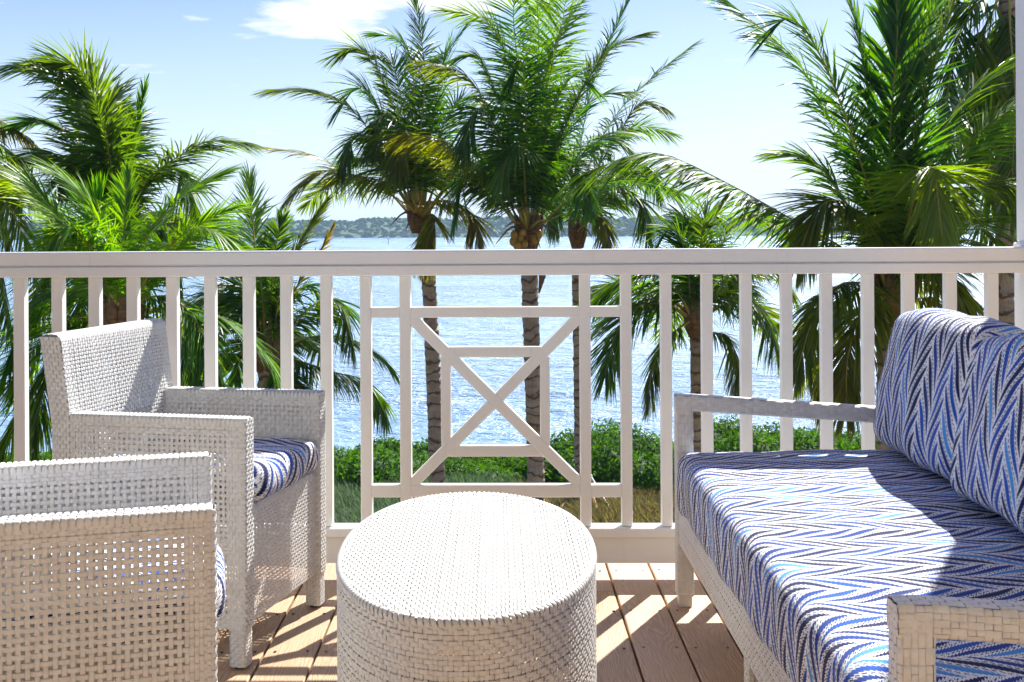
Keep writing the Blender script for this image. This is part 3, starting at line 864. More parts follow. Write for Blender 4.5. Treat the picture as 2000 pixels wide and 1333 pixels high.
# ------------------------------------------------------------------ coffee table
def coffee_table():
    a, b, H = 0.2826, 0.516, 0.430
    root = empty('coffee_table', (-0.071, 2.65, 0))
    tag(root, 'oval woven off-white wicker coffee table drum with flat top, between the chairs and the sofa', 'coffee table')
    th = np.linspace(0, 2 * math.pi, 400)
    ex = 2 / 2.12
    ex_, ey_ = a * np.sign(np.cos(th)) * np.abs(np.cos(th)) ** ex, b * np.sign(np.sin(th)) * np.abs(np.sin(th)) ** ex
    S = np.concatenate([[0], np.cumsum(np.hypot(np.diff(ex_), np.diff(ey_)))]); L = S[-1]
    nx_, ny_ = np.gradient(ey_, S), -np.gradient(ex_, S)
    nl = np.hypot(nx_, ny_); nx_ /= nl; ny_ /= nl
    RIM = 0.016
    def surf(u, v):
        s = np.mod(u, L)
        P = np.stack([np.interp(s, S, ex_), np.interp(s, S, ey_), 0.02 + v], -1)
        N = np.stack([np.interp(s, S, nx_), np.interp(s, S, ny_), np.zeros(len(s))], -1)
        # rounded top rim
        z1 = H - RIM - 0.02
        over = np.clip((v - z1) / (RIM * 1.5708), 0, 1.35) * math.pi / 2
        k = (v > z1)
        P2 = P - N * (RIM * (1 - np.cos(over)))[:, None]
        P2[:, 2] = 0.02 + z1 + RIM * np.sin(np.minimum(over, math.pi / 2))
        Nn = N * np.cos(over)[:, None]; Nn[:, 2] = np.sin(over)
        P = np.where(k[:, None], P2, P); N = np.where(k[:, None], Nn, N)
        return P, N
    n = int(round(L / 0.0094 / 3)) * 3
    U = (np.arange(n) * L / n, np.full(n, 0.0080))
    VL = H - 0.02 + 0.012
    V = grid_pos(VL, 0.0093, 0.0084)
    side = weave(surf, U, V, 0.0013, 'weft2', closed_u=True, ends_v=(0, VL), jit=0.0005)
    wick('side_panel', side, root)
    # top
    Z = H + 0.0035
    A, B = a - 0.0035, b - 0.0035
    def clip(u, v): return ((np.abs(u - A) / A) ** 2.12 + (np.abs(v - B) / B) ** 2.12) < 1.0
    U = grid_pos(2 * A, 0.0076, 0.0042); V = grid_pos(2 * B, 0.0155, 0.0144)
    def surft(u, v):
        P = np.stack([u - A, v - B, np.full(len(u), Z)], -1)
        rr = (np.abs(P[:, 0]) / A) ** 2.12 + (np.abs(P[:, 1]) / B) ** 2.12
        P[:, 2] -= 0.005 * np.clip(rr - 0.93, 0, 1) / 0.07
        return P, np.broadcast_to(np.array([0, 0, 1.0]), P.shape)
    top = weave(surft, U, V, 0.0024, clip=clip, ends_u=(0, 2 * A), ends_v=(0, 2 * B))
    t_ = wick('tabletop', top, root)
    # braided rim
    Vb, Qb = [], []; o_ = 0; nb = int(L / 0.0135)
    for i in range(nb):
        s0 = (i + 0.5) * L / nb
        for j, ds in enumerate((-0.0050, 0, 0.0050)):
            for k, (rr, zz) in enumerate(((-0.010, 0.0040), (-0.006, 0.0065), (-0.001, 0.0045), (0.0022, 0.0005), (0.0030, -0.005), (0.0022, -0.010))):
                s1 = (s0 + ds + (k - 2) * 0.0012) % L
                m = 1.0 if j == 1 else 0.0
                px, py = np.interp(s1, S, ex_), np.interp(s1, S, ey_)
                n1, n2 = np.interp(s1, S, nx_), np.interp(s1, S, ny_)
                Vb.append((px + n1 * (rr + m * 0.0008), py + n2 * (rr + m * 0.0012), H + zz + m * 0.0012 - 0.003))
        for j in range(2):
            for k in range(5):
                p0 = o_ + j * 6 + k; Qb.append((p0, p0 + 6, p0 + 7, p0 + 1))
        o_ += 18
    wick('braided_rim', (np.array(Vb), np.array(Qb)), root)
    # inner plate under the weave
    mb = MB(); nn = 64
    ring = [(0.94 * np.interp(i / nn * L, S, ex_), 0.97 * np.interp(i / nn * L, S, ey_)) for i in range(nn)]
    for z in (H - 0.018, H - 0.006): mb.v += [(x, y, z) for x, y in ring]
    mb.f.append(tuple(reversed(range(nn)))); mb.f.append(tuple(nn + i for i in range(nn)))
    for i in range(nn): mb.f.append((i, (i + 1) % nn, nn + (i + 1) % nn, nn + i))
    mb.build('top_plate', M_WICK, root)
coffee_table()

# ------------------------------------------------------------------ sofa
def sofa():
    XF, XBK = 0.532, 1.33           # front, back
    YN, YF = 1.562, 3.565           # near end, far end
    root = empty('sofa', (XF, (YN + YF) / 2, 0))
    ox, oy = XF, (YN + YF) / 2
    tag(root, 'long wicker framed sofa with blue and white feather-patterned cushions on the right', 'sofa')
    def wk(name, g_): 
        V = g_[0] - np.array([ox, oy, 0]); return wick(name, (V, g_[1]), root)
    P = 0.050
    ZT = 0.636
    # arms: post, sloping arm bar
    for (ya, yb) in ((YF - 0.048, YF), (YN, YN + 0.048)):
        post = wbox(XF, XF + P, ya, yb, 0.19, ZT - 0.012, 'z', 0.0098, 0.0094, 0.0115, 0.0108, pat='tw', rad=0.010, h=0.0012)
        bar = wbox(ya, yb, ZT - 0.046, ZT, 0, XBK - XF + 0.02, 'x', 0.0098, 0.0094, 0.0115, 0.0108, pat='tw', rad=0.011, h=0.0012)
        bV = bar[0].copy(); bV[:, 0] += XF - 0.001
        bV[:, 2] -= 0.045 * np.clip((bV[:, 0] - XF - 0.04) / 0.62, 0, 1.2)
        def surfcap(u, v, ya=ya): return np.stack([np.full(len(u), XF - 0.0005), ya + 0.003 + u, ZT - 0.044 + v], -1), np.broadcast_to(np.array([-1.0, 0, 0]), (len(u), 3))
        cp = weave(surfcap, grid_pos(0.042, 0.0105, 0.0100), grid_pos(0.041, 0.0105, 0.0100), 0.0010, ends_u=(0, 0.042), ends_v=(0, 0.041))
        wk('arm', join_geo([post, (bV, bar[1]), cp]))
    # front skirt & end skirts
    z0, z1 = 0.195, 0.335
    L = YF - YN
    def surf(u, v):
        return np.stack([np.full(len(u), XF + 0.006), YN + u, z0 + v], -1), np.broadcast_to(np.array([-1.0, 0, 0]), (len(u), 3))
    g1 = weave(surf, grid_pos(L, 0.0125, 0.0105), grid_pos(z1 - z0, 0.0095, 0.0088), 0.0017, ends_u=(0, L), ends_v=(0, z1 - z0))
    def surfb(u, v):
        return np.stack([XF + 0.006 + v, YN + u, np.full(len(u), z0)], -1), np.broadcast_to(np.array([0, 0, -1.0]), (len(u), 3))
    g2 = weave(surfb, grid_pos(L, 0.0125, 0.0118), grid_pos(0.05, 0.0095, 0.0088), 0.0012, ends_u=(0, L), ends_v=(0, 0.05))
    wk('front_skirt', join_geo([g1, g2]))
    for yy, sg in ((YF - 0.004, 1), (YN + 0.004, -1)):
        def surfe(u, v, yy=yy, sg=sg): return np.stack([XF + u, np.full(len(u), yy), z0 + v], -1), np.broadcast_to(np.array([0, sg * 1.0, 0]), (len(u), 3))
        wk('end_skirt', weave(surfe, grid_pos(XBK - XF, 0.0125, 0.0118), grid_pos(z1 - z0, 0.0095, 0.0088), 0.0015, ends_u=(0, XBK - XF), ends_v=(0, z1 - z0)))
    # legs
    for (lx, ly) in ((XF, YF - 0.048), (XF + 0.004, (YN + YF) / 2 - 0.025), (XF, YN), (XBK - 0.05, YF - 0.048), (XBK - 0.05, YN)):
        g_ = wbox(lx, lx + P, ly, ly + 0.048, 0.040, 0.20, 'z', 0.0098, 0.0092, 0.0100, 0.0092)
        V = g_[0] - np.array([ox, oy, 0]); lg = wick('leg', (V, g_[1]), root)
        MB().box(lx + 0.005 - ox, lx + 0.045 - ox, ly + 0.004 - oy, ly + 0.044 - oy, 0.0, 0.045, 0.003).build('metal_foot', M_METAL, lg)
    # back frame (behind the cushions)
    gb = wbox(XBK - 0.045, XBK, 0.73, 0.775, YN, YF, 'y', 0.0110, 0.0104, 0.0125, 0.0118)
    # wbox for axis y: cross-section (x,z)
    def surfbk(u, v): 
        return np.stack([np.full(len(u), XBK - 0.01) , YN + u, 0.2 + v], -1), np.broadcast_to(np.array([1.0, 0, 0]), (len(u), 3))
    gk = weave(surfbk, grid_pos(L, 0.018, 0.0165), grid_pos(0.56, 0.018, 0.0165), 0.0012, ends_u=(0, L), ends_v=(0, 0.56))
    wk('back_frame', join_geo([gb, gk]))
    MB().box(XF + 0.012 - ox, XBK - 0.012 - ox, YN + 0.012 - oy, YF - 0.012 - oy, 0.255, 0.275).build('seat_deck', M_WICK, root)
    # seat cushion: waterfall front
    def crownS(q, nn, yy):
        k = np.clip(np.sin(np.clip(yy, 0, 1) * math.pi) * 3, 0, 1)
        xx = np.clip((q[:, 0] - 0.53) / 0.65, 0, 1)
        a = 0.012 * np.sin(xx * math.pi) ** 0.7 * k * (q[:, 1] > 0.42)
        return np.stack([0 * a, a], -1)
    prof = [(XBK - 0.05, 0.290), (0.530, 0.283), (0.524, 0.474), (XBK - 0.05, 0.478)]
    make_cushion('seat_cushion', root, [(x - ox, z) for x, z in prof], [0.03, 0.040, 0.050, 0.03], YN + 0.052 - oy, YF - 0.052 - oy, 0.035, nU=160, nV=170, crown=None, uv0=0.0, v0=0.02, wr=0.0022, seed=5)
    # three back cushions
    yb = [3.545, 2.865, 2.205, 1.57]
    labs = ['farthest back cushion, by the railing', 'middle back cushion', 'nearest back cushion']
    for k in range(3):
        y1_, y0_ = yb[k] - 0.0, yb[k + 1] + 0.0
        zt = (0.905, 0.893, 0.905)[k]
        def crownB(q, nn, yy):
            e = np.sin(np.clip(yy, 0, 1) * math.pi) ** 0.5
            zz = np.clip((q[:, 1] - 0.48) / 0.42, 0, 1)
            front = (nn[:, 0] < -0.2) | (nn[:, 0] > 0.2)
            a = -0.034 * np.sin(zz * math.pi) ** 0.75 * e
            fr = q[:, 0] < (1.13 - ox + 0.09 + 0.18 * zz)
            return np.stack([np.where(fr, a, -a * 0.3), -0.034 * zz * (1 - e)], -1)
        dx = (0.0, -0.030, 0.0)[k]
        prof = [(1.330, 0.500), (1.112 + dx, 0.482), (1.188 + dx, zt), (1.335, zt - 0.01)]
        o = make_cushion('back_cushion', root, [(x - ox, z) for x, z in prof], [0.04, 0.075, 0.040, 0.04], y0_ - oy - 0.002, y1_ - oy + 0.002, 0.070, nU=120, nV=90, crown=crownB, uv0=0.01 + 0.023 * k, v0=0.03 + 0.09 * k, wr=0.0035, seed=20 + k)
sofa()

# ------------------------------------------------------------------ palms
def catmull(P, n):
    P = np.array(P, float); P = np.vstack([2 * P[0] - P[1], P, 2 * P[-1] - P[-2]])
    out = []
    m = len(P) - 3
    for k in range(n + 1):
        x = k / n * m; i = min(int(x), m - 1); t = x - i
        a, b, c, d = P[i], P[i + 1], P[i + 2], P[i + 3]
        out.append(0.5 * ((2 * b) + (-a + c) * t + (2 * a - 5 * b + 4 * c - d) * t * t + (-a + 3 * b - 3 * c + d) * t ** 3))
    return np.array(out)
WIND = np.array([-0.16, -0.05, 0.0])
def frond_mesh(pts, rng, Lmax=0.62, n=78, droop=0.5, roll=0.0, wid=0.030, fold=0.25, bare=0.17, spread=1.0, thick=0.017, sweep=1.0):
    C = catmull(pts, 30)
    S = np.concatenate([[0], np.cumsum(np.linalg.norm(np.diff(C, axis=0), axis=1))]); tot = S[-1]
    T = np.gradient(C, S, axis=0); T /= np.linalg.norm(T, axis=1, keepdims=True)
    out = C[-1] - C[0]; out[2] = 0
    if np.linalg.norm(out) < 0.15: out = np.array([0.3, -1, 0])
    out /= np.linalg.norm(out)
    ref = np.array([0, 0, 1.0]) - 0.6 * out
    # rachis tube (4-sided)
    V, Q, UV = [], [], []
    for i in range(0, 31, 2):
        t = T[i]; s = np.cross(t, ref); s /= np.linalg.norm(s); u = np.cross(s, t)
        r = thick * (1 - 0.88 * (i / 30) ** 0.8) * (1.0 + 1.3 * max(0, 1 - i / 8))
        for a in range(4):
            w_ = a * math.pi / 2 + 0.785
            V.append(C[i] + (s * math.cos(w_) * 1.2 + u * math.sin(w_) * 0.8) * r); UV.append((0.3, 0.5))
    for i in range(15):
        for a in range(4):
            b = (a + 1) % 4; Q.append((i * 4 + a, i * 4 + b, i * 4 + 4 + b, i * 4 + 4 + a))
    nr = len(Q)
    o = len(V)
    # leaflets, vectorised
    n = int(n * 1.4); Lmax *= 1.25; wid *= 0.74
    tt = np.linspace(bare, 0.995, n)
    tt = np.repeat(tt, 2); side = np.tile([-1.0, 1.0], n)
    tt = np.clip(tt + rng.normal(0, 0.004, len(tt)), bare, 0.998)
    sx = tt * tot
    base = np.stack([np.interp(sx, S, C[:, k]) for k in range(3)], -1)
    t = np.stack([np.interp(sx, S, T[:, k]) for k in range(3)], -1); t /= np.linalg.norm(t, axis=1, keepdims=True)
    s = np.cross(t, ref); s /= np.linalg.norm(s, axis=1, keepdims=True); u = np.cross(s, t)
    rr = roll * (0.3 + 0.7 * tt)
    s2 = s * np.cos(rr)[:, None] + u * np.sin(rr)[:, None]; u2 = -s * np.sin(rr)[:, None] + u * np.cos(rr)[:, None]
    ang = np.radians(np.interp(tt, [0, 0.4, 0.8, 1.0], [72, 58, 40, 14])) * sweep + rng.normal(0, 0.10, len(tt)) + 0.10 * np.sin(tt * rng.uniform(25, 45) + rng.uniform(0, 6))
    lift = fold + rng.normal(0, 0.13, len(tt))
    D = t * np.cos(ang)[:, None] + s2 * (side * np.sin(ang) * spread)[:, None] + u2 * (lift * np.sin(ang))[:, None]
    D[:, 2] -= droop * 0.38 * (1 - 0.5 * tt)
    D /= np.linalg.norm(D, axis=1, keepdims=True)
    LL = Lmax * np.interp(tt, [0.1, 0.2, 0.35, 0.6, 0.8, 0.93, 1.0], [0.45, 0.8, 1.0, 0.98, 0.82, 0.62, 0.45]) * rng.uniform(0.82, 1.1, len(tt))
    dr = droop * rng.uniform(0.6, 1.4, len(tt))
    LL = LL * np.where(rng.random(len(tt)) < 0.05, 0.35, 1.0)
    K = 4
    wk = [0.6, 1.0, 0.9, 0.6, 0.0]
    p = base.copy(); d = D.copy(); rows = []
    rv = rng.random(len(tt))
    wn_ = u2 + rng.normal(0, 0.35, u2.shape)
    for k in range(K + 1):
        wd = np.cross(d, wn_); wd /= np.maximum(np.linalg.norm(wd, axis=1, keepdims=True), 1e-6)
        ww = wid * wk[k] * 0.5
        rows.append((p - wd * ww, p + wd * ww))
        if k < K:
            d = d + (np.array([0, 0, -1.0]) * dr[:, None] + WIND * 1.1) * (0.26 if k == 0 else 0.17)
            d /= np.linalg.norm(d, axis=1, keepdims=True)
            p = p + d * (LL / K)[:, None]
    m = len(tt)
    G = np.stack([np.stack(r_, 1) for r_ in rows], 1)       # m, K+1, 2, 3
    idx = np.arange(m * (K + 1) * 2).reshape(m, K + 1, 2) + o
    q = np.stack([idx[:, :-1, 0], idx[:, :-1, 1], idx[:, 1:, 1], idx[:, 1:, 0]], -1).reshape(-1, 4)
    uv = np.stack([np.repeat(tt, (K + 1) * 2), np.repeat(rv, (K + 1) * 2)], -1)
    V = np.concatenate([np.array(V), G.reshape(-1, 3)]); Q = np.concatenate([np.array(Q), q]); UV = np.concatenate([np.array(UV), uv])
    me = raw_mesh('frond', V, Q, False, UV)
    mi = np.ones(len(me.polygons), dtype=np.int32); mi[:nr] = 0
    me.materials.append(M_RACH)
    return me, mi
def add_frond(root, pts_world, rng, age=0.0, leaf=None, **k):
    o0 = np.array(root.location)
    me, mi = frond_mesh([np.array(p) - o0 for p in pts_world], rng, **k)
    me.materials.append(leaf or M_LEAF)
    me.polygons.foreach_set('material_index', mi)
    o = link('frond', me, None, root); o['age'] = float(age)
    return o
def trunk(root, pts, r0, r1, seed=0, rings=0.11):
    """pts world from the ground up"""
    o0 = np.array(root.location)
    C = catmull([np.array(p) - o0 for p in pts], 8)
    S = np.concatenate([[0], np.cumsum(np.linalg.norm(np.diff(C, axis=0), axis=1))])
    n = int(S[-1] / (rings / 2)); rng = np.random.default_rng(seed)
    P, Rr = [], []
    for i in range(n + 1):
        s = i / n * S[-1]
        c = np.array([np.interp(s, S, C[:, k]) for k in range(3)])
        r = r0 + (r1 - r0) * (i / n)
        r *= 1 + (0.045 if i % 2 else -0.03) + rng.normal(0, 0.025)
        c = c + np.array([rng.normal(0, 0.004), rng.normal(0, 0.004), rng.normal(0, 0.008)])
        if i < 5: r *= 1 + 0.5 * (1 - i / 5) ** 2
        P.append(c); Rr.append(r)
    return MB().tube(P, Rr, 14).build('trunk', M_TRUNK, root, smooth=False)
def palm(name_label, base_px, depth, trunk_px, r0, r1, fronds, seed, nfill=6, fill=None, leaf=None, Lmax=0.6, wid=0.03, petr=0.13, dflt=None, boot=True, group='palm trees in the garden'):
    rng = np.random.default_rng(seed)
    cb_ = at(base_px[0], base_px[1], depth)
    gpt = at(trunk_px[0][0], trunk_px[0][1], depth)
    root = empty('palm_tree', (gpt[0], gpt[1], gz(gpt[0], gpt[1])))
    tag(root, name_label, 'palm tree', group)
    g0 = np.array(root.location)
    pts = [g0 - np.array([0, 0, 0.1])] + [at(px, py, depth) for px, py in trunk_px if at(px, py, depth)[2] > g0[2] + 0.6] + [cb_ + np.array([0, 0, -0.05])]
    trunk(root, pts, r0, r1, seed)
    if boot:      # fibrous crownshaft
        o0 = g0
        mb = MB()
        for k in range(9):
            a = k / 9 * 2 * math.pi + rng.uniform(-.2, .2)
            d = np.array([math.cos(a), math.sin(a), 0])
            q = cb_ - o0 + np.array([0, 0, -0.30])
            mb.tube([q + d * r1 * 0.6, q + d * r1 * 1.25 + np.array([0, 0, 0.22]), q + d * r1 * 1.7 + np.array([0, 0, 0.48])], [0.055, 0.06, 0.02], 6)
        mb.build('leaf_sheath', M_FIBRE, root, smooth=True)
    kw0 = dict(Lmax=Lmax, wid=wid)
    if dflt: kw0.update(dflt)
    for fr in fronds:
        age, dy, px = fr[0], fr[1], fr[2]
        kw = dict(kw0); kw['roll'] = rng.uniform(-0.5, 0.5)
        if len(fr) > 3: kw.update(fr[3])
        lf = kw.pop('leaf', leaf)
        m = len(px)
        wp = [cb_ + np.array([0, 0, -0.10])]
        prev = np.array(base_px, float)
        for i, (x, y) in enumerate(px):
            tdep = (i + 1) / m
            wp.append(at(x, y, depth + dy * math.sin(tdep * math.pi / 2)))
        # petiole base leaves the trunk side
        dir0 = wp[1] - wp[0]; dir0[2] = 0; nl = np.linalg.norm(dir0)
        if nl > 0.05: wp[0] = wp[0] + dir0 / nl * 0.07
        add_frond(root, wp, rng, age, lf, **kw)
    fl = dict(rad=2.2, behind=True, hang=0.3); fl.update(fill or {})
    for k in range(nfill):
        az = rng.uniform(0.1, math.pi - 0.1) if fl['behind'] else rng.uniform(0, 2 * math.pi)
        if 'az' in fl: az = rng.uniform(*fl['az'])
        el = rng.uniform(*fl.get('el', (0.15, 1.25)))
        Lf = fl['rad'] * rng.uniform(0.8, 1.1)
        d = np.array([math.cos(az), math.sin(az), 0])
        p0 = cb_ + d * 0.06 - np.array([0, 0, 0.1])
        pts = [p0]
        for s_ in (0.3, 0.6, 0.85, 1.0):
            e2 = el - s_ ** 1.6 * (1.1 + fl['hang'])
            pts.append(pts[-1] + (d * math.cos(e2) + np.array([0, 0, math.sin(e2)])) * Lf * (0.3 if s_ < 0.9 else 0.22))
        kw = dict(kw0); kw['roll'] = rng.uniform(-0.6, 0.6); kw['n'] = 60
        add_frond(root, pts, rng, rng.uniform(0, 0.35), leaf, **kw)
    return root, cb_

# P1: left of the two big centre palms
p1, c1 = palm('tall palm just left of the picture centre, trunk seen through the lattice panel', (818, 415), 18.0,
     [(853, 1040), (850, 900), (846, 750), (840, 620), (836, 520), (830, 460)], 0.125, 0.105,
     [(0.25, -0.3, [(752, 310), (693, 216), (618, 176), (530, 172)], dict(Lmax=0.62)),
      (0.75, 0.2, [(745, 362), (671, 333), (612, 301), (505, 283)], dict(Lmax=0.40, n=50, wid=0.022)),
      (0.55, -0.4, [(770, 364), (702, 342), (620, 334), (556, 392)], dict(Lmax=0.62, droop=0.9)),
      (0.2, 0.2, [(790, 280), (752, 165), (707, 95), (652, 108)], {}),
      (0.0, 0.4, [(812, 260), (808, 130), (785, 80), (735, 62)], {}),
      (0.1, 0.2, [(822, 270), (832, 150), (824, 70), (812, -5)], dict(Lmax=0.5)),
      (0.0, 0.8, [(840, 280), (858, 170), (872, 110), (905, 60)], {}),
      (0.35, -1.0, [(812, 330), (800, 270), (790, 262), (772, 330)], dict(Lmax=0.6, droop=1.1)),
      (0.8, -0.7, [(842, 395), (880, 392), (915, 412), (938, 470)], dict(Lmax=0.52, droop=1.0)),
      (0.7, -0.5, [(836, 420), (850, 430), (835, 470), (828, 520)], dict(Lmax=0.42, droop=1.2)),
      (0.1, -0.5, [(775, 340), (725, 270), (690, 268), (668, 330)], dict(Lmax=0.62, droop=0.9)),
      (0.0, 0.2, [(780, 300), (735, 200), (700, 170), (660, 215)], dict(Lmax=0.65)),
      (0.1, -0.3, [(860, 340), (905, 290), (940, 300), (962, 370)], dict(Lmax=0.62, droop=0.9)),
      (0.0, 0.6, [(845, 300), (880, 220), (910, 190), (950, 200)], {}),
      (0.1, -0.6, [(800, 300), (765, 225), (745, 230), (722, 290)], dict(Lmax=0.6, droop=0.9)),
      (0.0, 0.3, [(800, 280), (778, 160), (765, 120), (735, 110)], dict(Lmax=0.6)),
      ], 21, nfill=6, fill=dict(rad=2.5, el=(0.75, 1.5), hang=0.1), dflt=dict(n=88, droop=0.55, bare=0.22))
# P2: centre palm with coconuts
p2, c2 = palm('tall palm with yellow coconuts at the picture centre', (1032, 445), 17.0,
     [(1046, 1060), (1043, 880), (1040, 760), (1036, 640), (1033, 540), (1031, 480)], 0.125, 0.12,
     [(0.05, -1.2, [(1026, 370), (1022, 298), (1006, 288), (978, 345)], dict(Lmax=0.66, droop=1.1, roll=0.1)),
      (0.35, 0.1, [(1000, 340), (965, 240), (915, 150), (828, 118)], dict(Lmax=0.6, droop=0.9)),
      (0.15, 0.3, [(1015, 270), (995, 130), (955, 45), (872, 18)], dict(Lmax=0.6)),
      (0.0, 0.5, [(1020, 250), (1010, 100), (1005, 20), (1015, -60)], {}),
      (0.1, 0.0, [(1042, 290), (1054, 135), (1052, 20), (1046, -60)], dict(leaf=M_LEAF_L, roll=1.2)),
      (0.15, -0.3, [(1045, 290), (1075, 150), (1100, 50), (1115, -60)], dict(leaf=M_LEAF_L, roll=0.9)),
      (0.0, 0.3, [(1070, 320), (1130, 190), (1188, 90), (1236, -10)], {}),
      (0.3, -0.2, [(1075, 330), (1125, 205), (1185, 105), (1262, 66)], dict(Lmax=0.5)),
      (0.5, -0.5, [(960, 360), (905, 300), (850, 268), (786, 262)], dict(Lmax=0.65, droop=1.1)),
      (0.1, 0.2, [(1010, 300), (965, 170), (935, 110), (895, 110)], dict(droop=0.9)),
      (0.0, -0.8, [(1000, 330), (955, 230), (930, 215), (905, 290)], dict(droop=1.0, Lmax=0.7)),
      (0.0, -0.5, [(1030, 280), (1025, 160), (1020, 120), (1000, 150)], dict(droop=1.0, Lmax=0.68, roll=0.3)),
      (0.05, -0.5, [(1060, 310), (1090, 200), (1120, 150), (1165, 175)], dict(leaf=M_LEAF_L)),
      (0.0, 0.4, [(1065, 340), (1120, 240), (1170, 190), (1230, 180)], {}),
      (0.0, 0.0, [(1080, 370), (1140, 300), (1190, 270), (1240, 300)], dict(droop=0.7)),
      (0.0, -0.3, [(985, 380), (930, 340), (900, 360), (885, 430)], dict(droop=0.9, Lmax=0.62)),
      (0.0, -0.4, [(1065, 370), (1100, 330), (1130, 340), (1150, 400)], dict(droop=0.9)),
      (0.25, 0.3, [(1055, 300), (1080, 120), (1120, 30), (1180, -40)], dict(leaf=M_LEAF_L)),
      ], 22, nfill=5, fill=dict(rad=2.7, el=(0.8, 1.5), hang=0.1), dflt=dict(n=90, droop=0.55, bare=0.22))
# P3: slimmer palm behind on the right
p3, c3 = palm('slim palm right of the coconut palm, its trunk beside the right lattice stile', (1128, 450), 20.0,
     [(1128, 1010), (1128, 800), (1127, 650), (1126, 540), (1126, 480)], 0.075, 0.085,
     [(0.2, 0.3, [(1150, 330), (1195, 240), (1256, 171), (1352, 92)], dict(Lmax=0.55)),
      (0.35, -0.3, [(1160, 350), (1205, 270), (1250, 205), (1300, 212)], dict(Lmax=0.6, droop=0.8)),
      (0.15, -0.8, [(1160, 400), (1200, 368), (1250, 390), (1272, 462)], dict(Lmax=0.7, droop=1.0, wid=0.034)),
      (0.05, -0.3, [(1165, 380), (1210, 320), (1255, 320), (1290, 380)], dict(Lmax=0.65, droop=0.9)),
      (0.1, -0.4, [(1108, 400), (1095, 380), (1085, 400), (1080, 450)], dict(Lmax=0.55, droop=0.9)),
      (0.0, 0.3, [(1130, 330), (1150, 200), (1175, 130), (1210, 70)], {}),
      (0.1, 0.2, [(1150, 370), (1200, 280), (1250, 250), (1310, 262)], {}),
      (0.2, 0.2, [(1160, 400), (1205, 350), (1250, 340), (1320, 380)], {}),
      (0.6, -0.4, [(1145, 420), (1165, 420), (1180, 440), (1190, 490)], dict(Lmax=0.5, droop=1.1)),
      ], 23, nfill=5, fill=dict(rad=2.6, el=(0.5, 1.4), hang=0.1), dflt=dict(n=84, droop=0.55, bare=0.22))
# P4: big near palm on the right
p4, c4 = palm('big near palm rising right of the lattice panel, behind the sofa cushions', (1742, 560), 10.5,
     [(1742, 1500), (1742, 1100), (1742, 800), (1742, 640)], 0.16, 0.135,
     [(0.05, -0.3, [(1712, 430), (1655, 238), (1598, 100), (1545, 40), (1500, 75)], dict(Lmax=0.62, n=120, roll=0.35, thick=0.016, droop=0.55)),
      (0.05, 0.5, [(1700, 420), (1640, 280), (1570, 140), (1490, 60), (1405, -10)], dict(Lmax=0.55, leaf=M_LEAF_L, n=120, roll=0.2)),
      (0.05, 0.2, [(1722, 400), (1700, 230), (1686, 110), (1655, -30)], dict(Lmax=0.42, n=120, sweep=0.75)),
      (0.0, -0.2, [(1738, 400), (1742, 230), (1755, 80), (1750, -60)], dict(Lmax=0.55, n=130, wid=0.04, sweep=0.5, roll=1.4)),
      (0.05, 0.2, [(1748, 400), (1775, 230), (1805, 90), (1850, -40)], dict(Lmax=0.6, leaf=M_LEAF_L, n=120, roll=1.0)),
      (0.3, -0.2, [(1758, 420), (1800, 250), (1835, 110), (1880, -30)], dict(Lmax=0.5, n=110)),
      (0.3, -1.0, [(1770, 450), (1803, 345), (1825, 345), (1840, 470)], dict(Lmax=0.5, n=110, droop=0.9, leaf=M_LEAF_L, wid=0.03)),
      (0.1, 0.0, [(1790, 440), (1860, 330), (1930, 250), (2010, 200)], dict(Lmax=0.6, leaf=M_LEAF_L, n=110)),
      (0.15, -0.3, [(1795, 470), (1870, 390), (1940, 360), (2020, 380)], dict(Lmax=0.62, n=110, droop=0.8)),
      (0.1, -0.1, [(1660, 500), (1560, 440), (1400, 350), (1270, 300), (1125, 345)], dict(Lmax=0.55, n=130, droop=1.0, thick=0.018, roll=0.0)),
      (0.35, -0.5, [(1700, 460), (1650, 400), (1600, 410), (1560, 500)], dict(Lmax=0.6, droop=0.9, n=110)),
      (0.3, -0.7, [(1700, 560), (1640, 560), (1590, 620), (1555, 730)], dict(Lmax=0.5, droop=1.0)),
      (0.5, -0.6, [(1715, 590), (1680, 620), (1655, 700), (1650, 800)], dict(Lmax=0.5, droop=1.1)),
      (0.8, -0.3, [(1780, 590), (1825, 590), (1860, 640), (1880, 720)], dict(Lmax=0.35, droop=1.1, n=50, wid=0.02)),
      (0.5, -0.5, [(1770, 540), (1820, 520), (1860, 560), (1890, 640)], dict(Lmax=0.5, droop=1.0)),
      (0.1, 0.3, [(1765, 430), (1830, 280), (1900, 180), (1990, 110)], dict(n=110)),
      (0.1, 0.3, [(1690, 480), (1640, 380), (1590, 320), (1530, 300)], dict(n=100, Lmax=0.55)),
      (0.6, 0.2, [(1700, 570), (1640, 590), (1600, 680), (1600, 800)], dict(Lmax=0.45, droop=1.1)),
      ], 24, nfill=3, fill=dict(rad=2.2, el=(0.5, 1.3), az=(0.0, 1.2)), Lmax=0.55, wid=0.026, dflt=dict(n=100, droop=0.6))
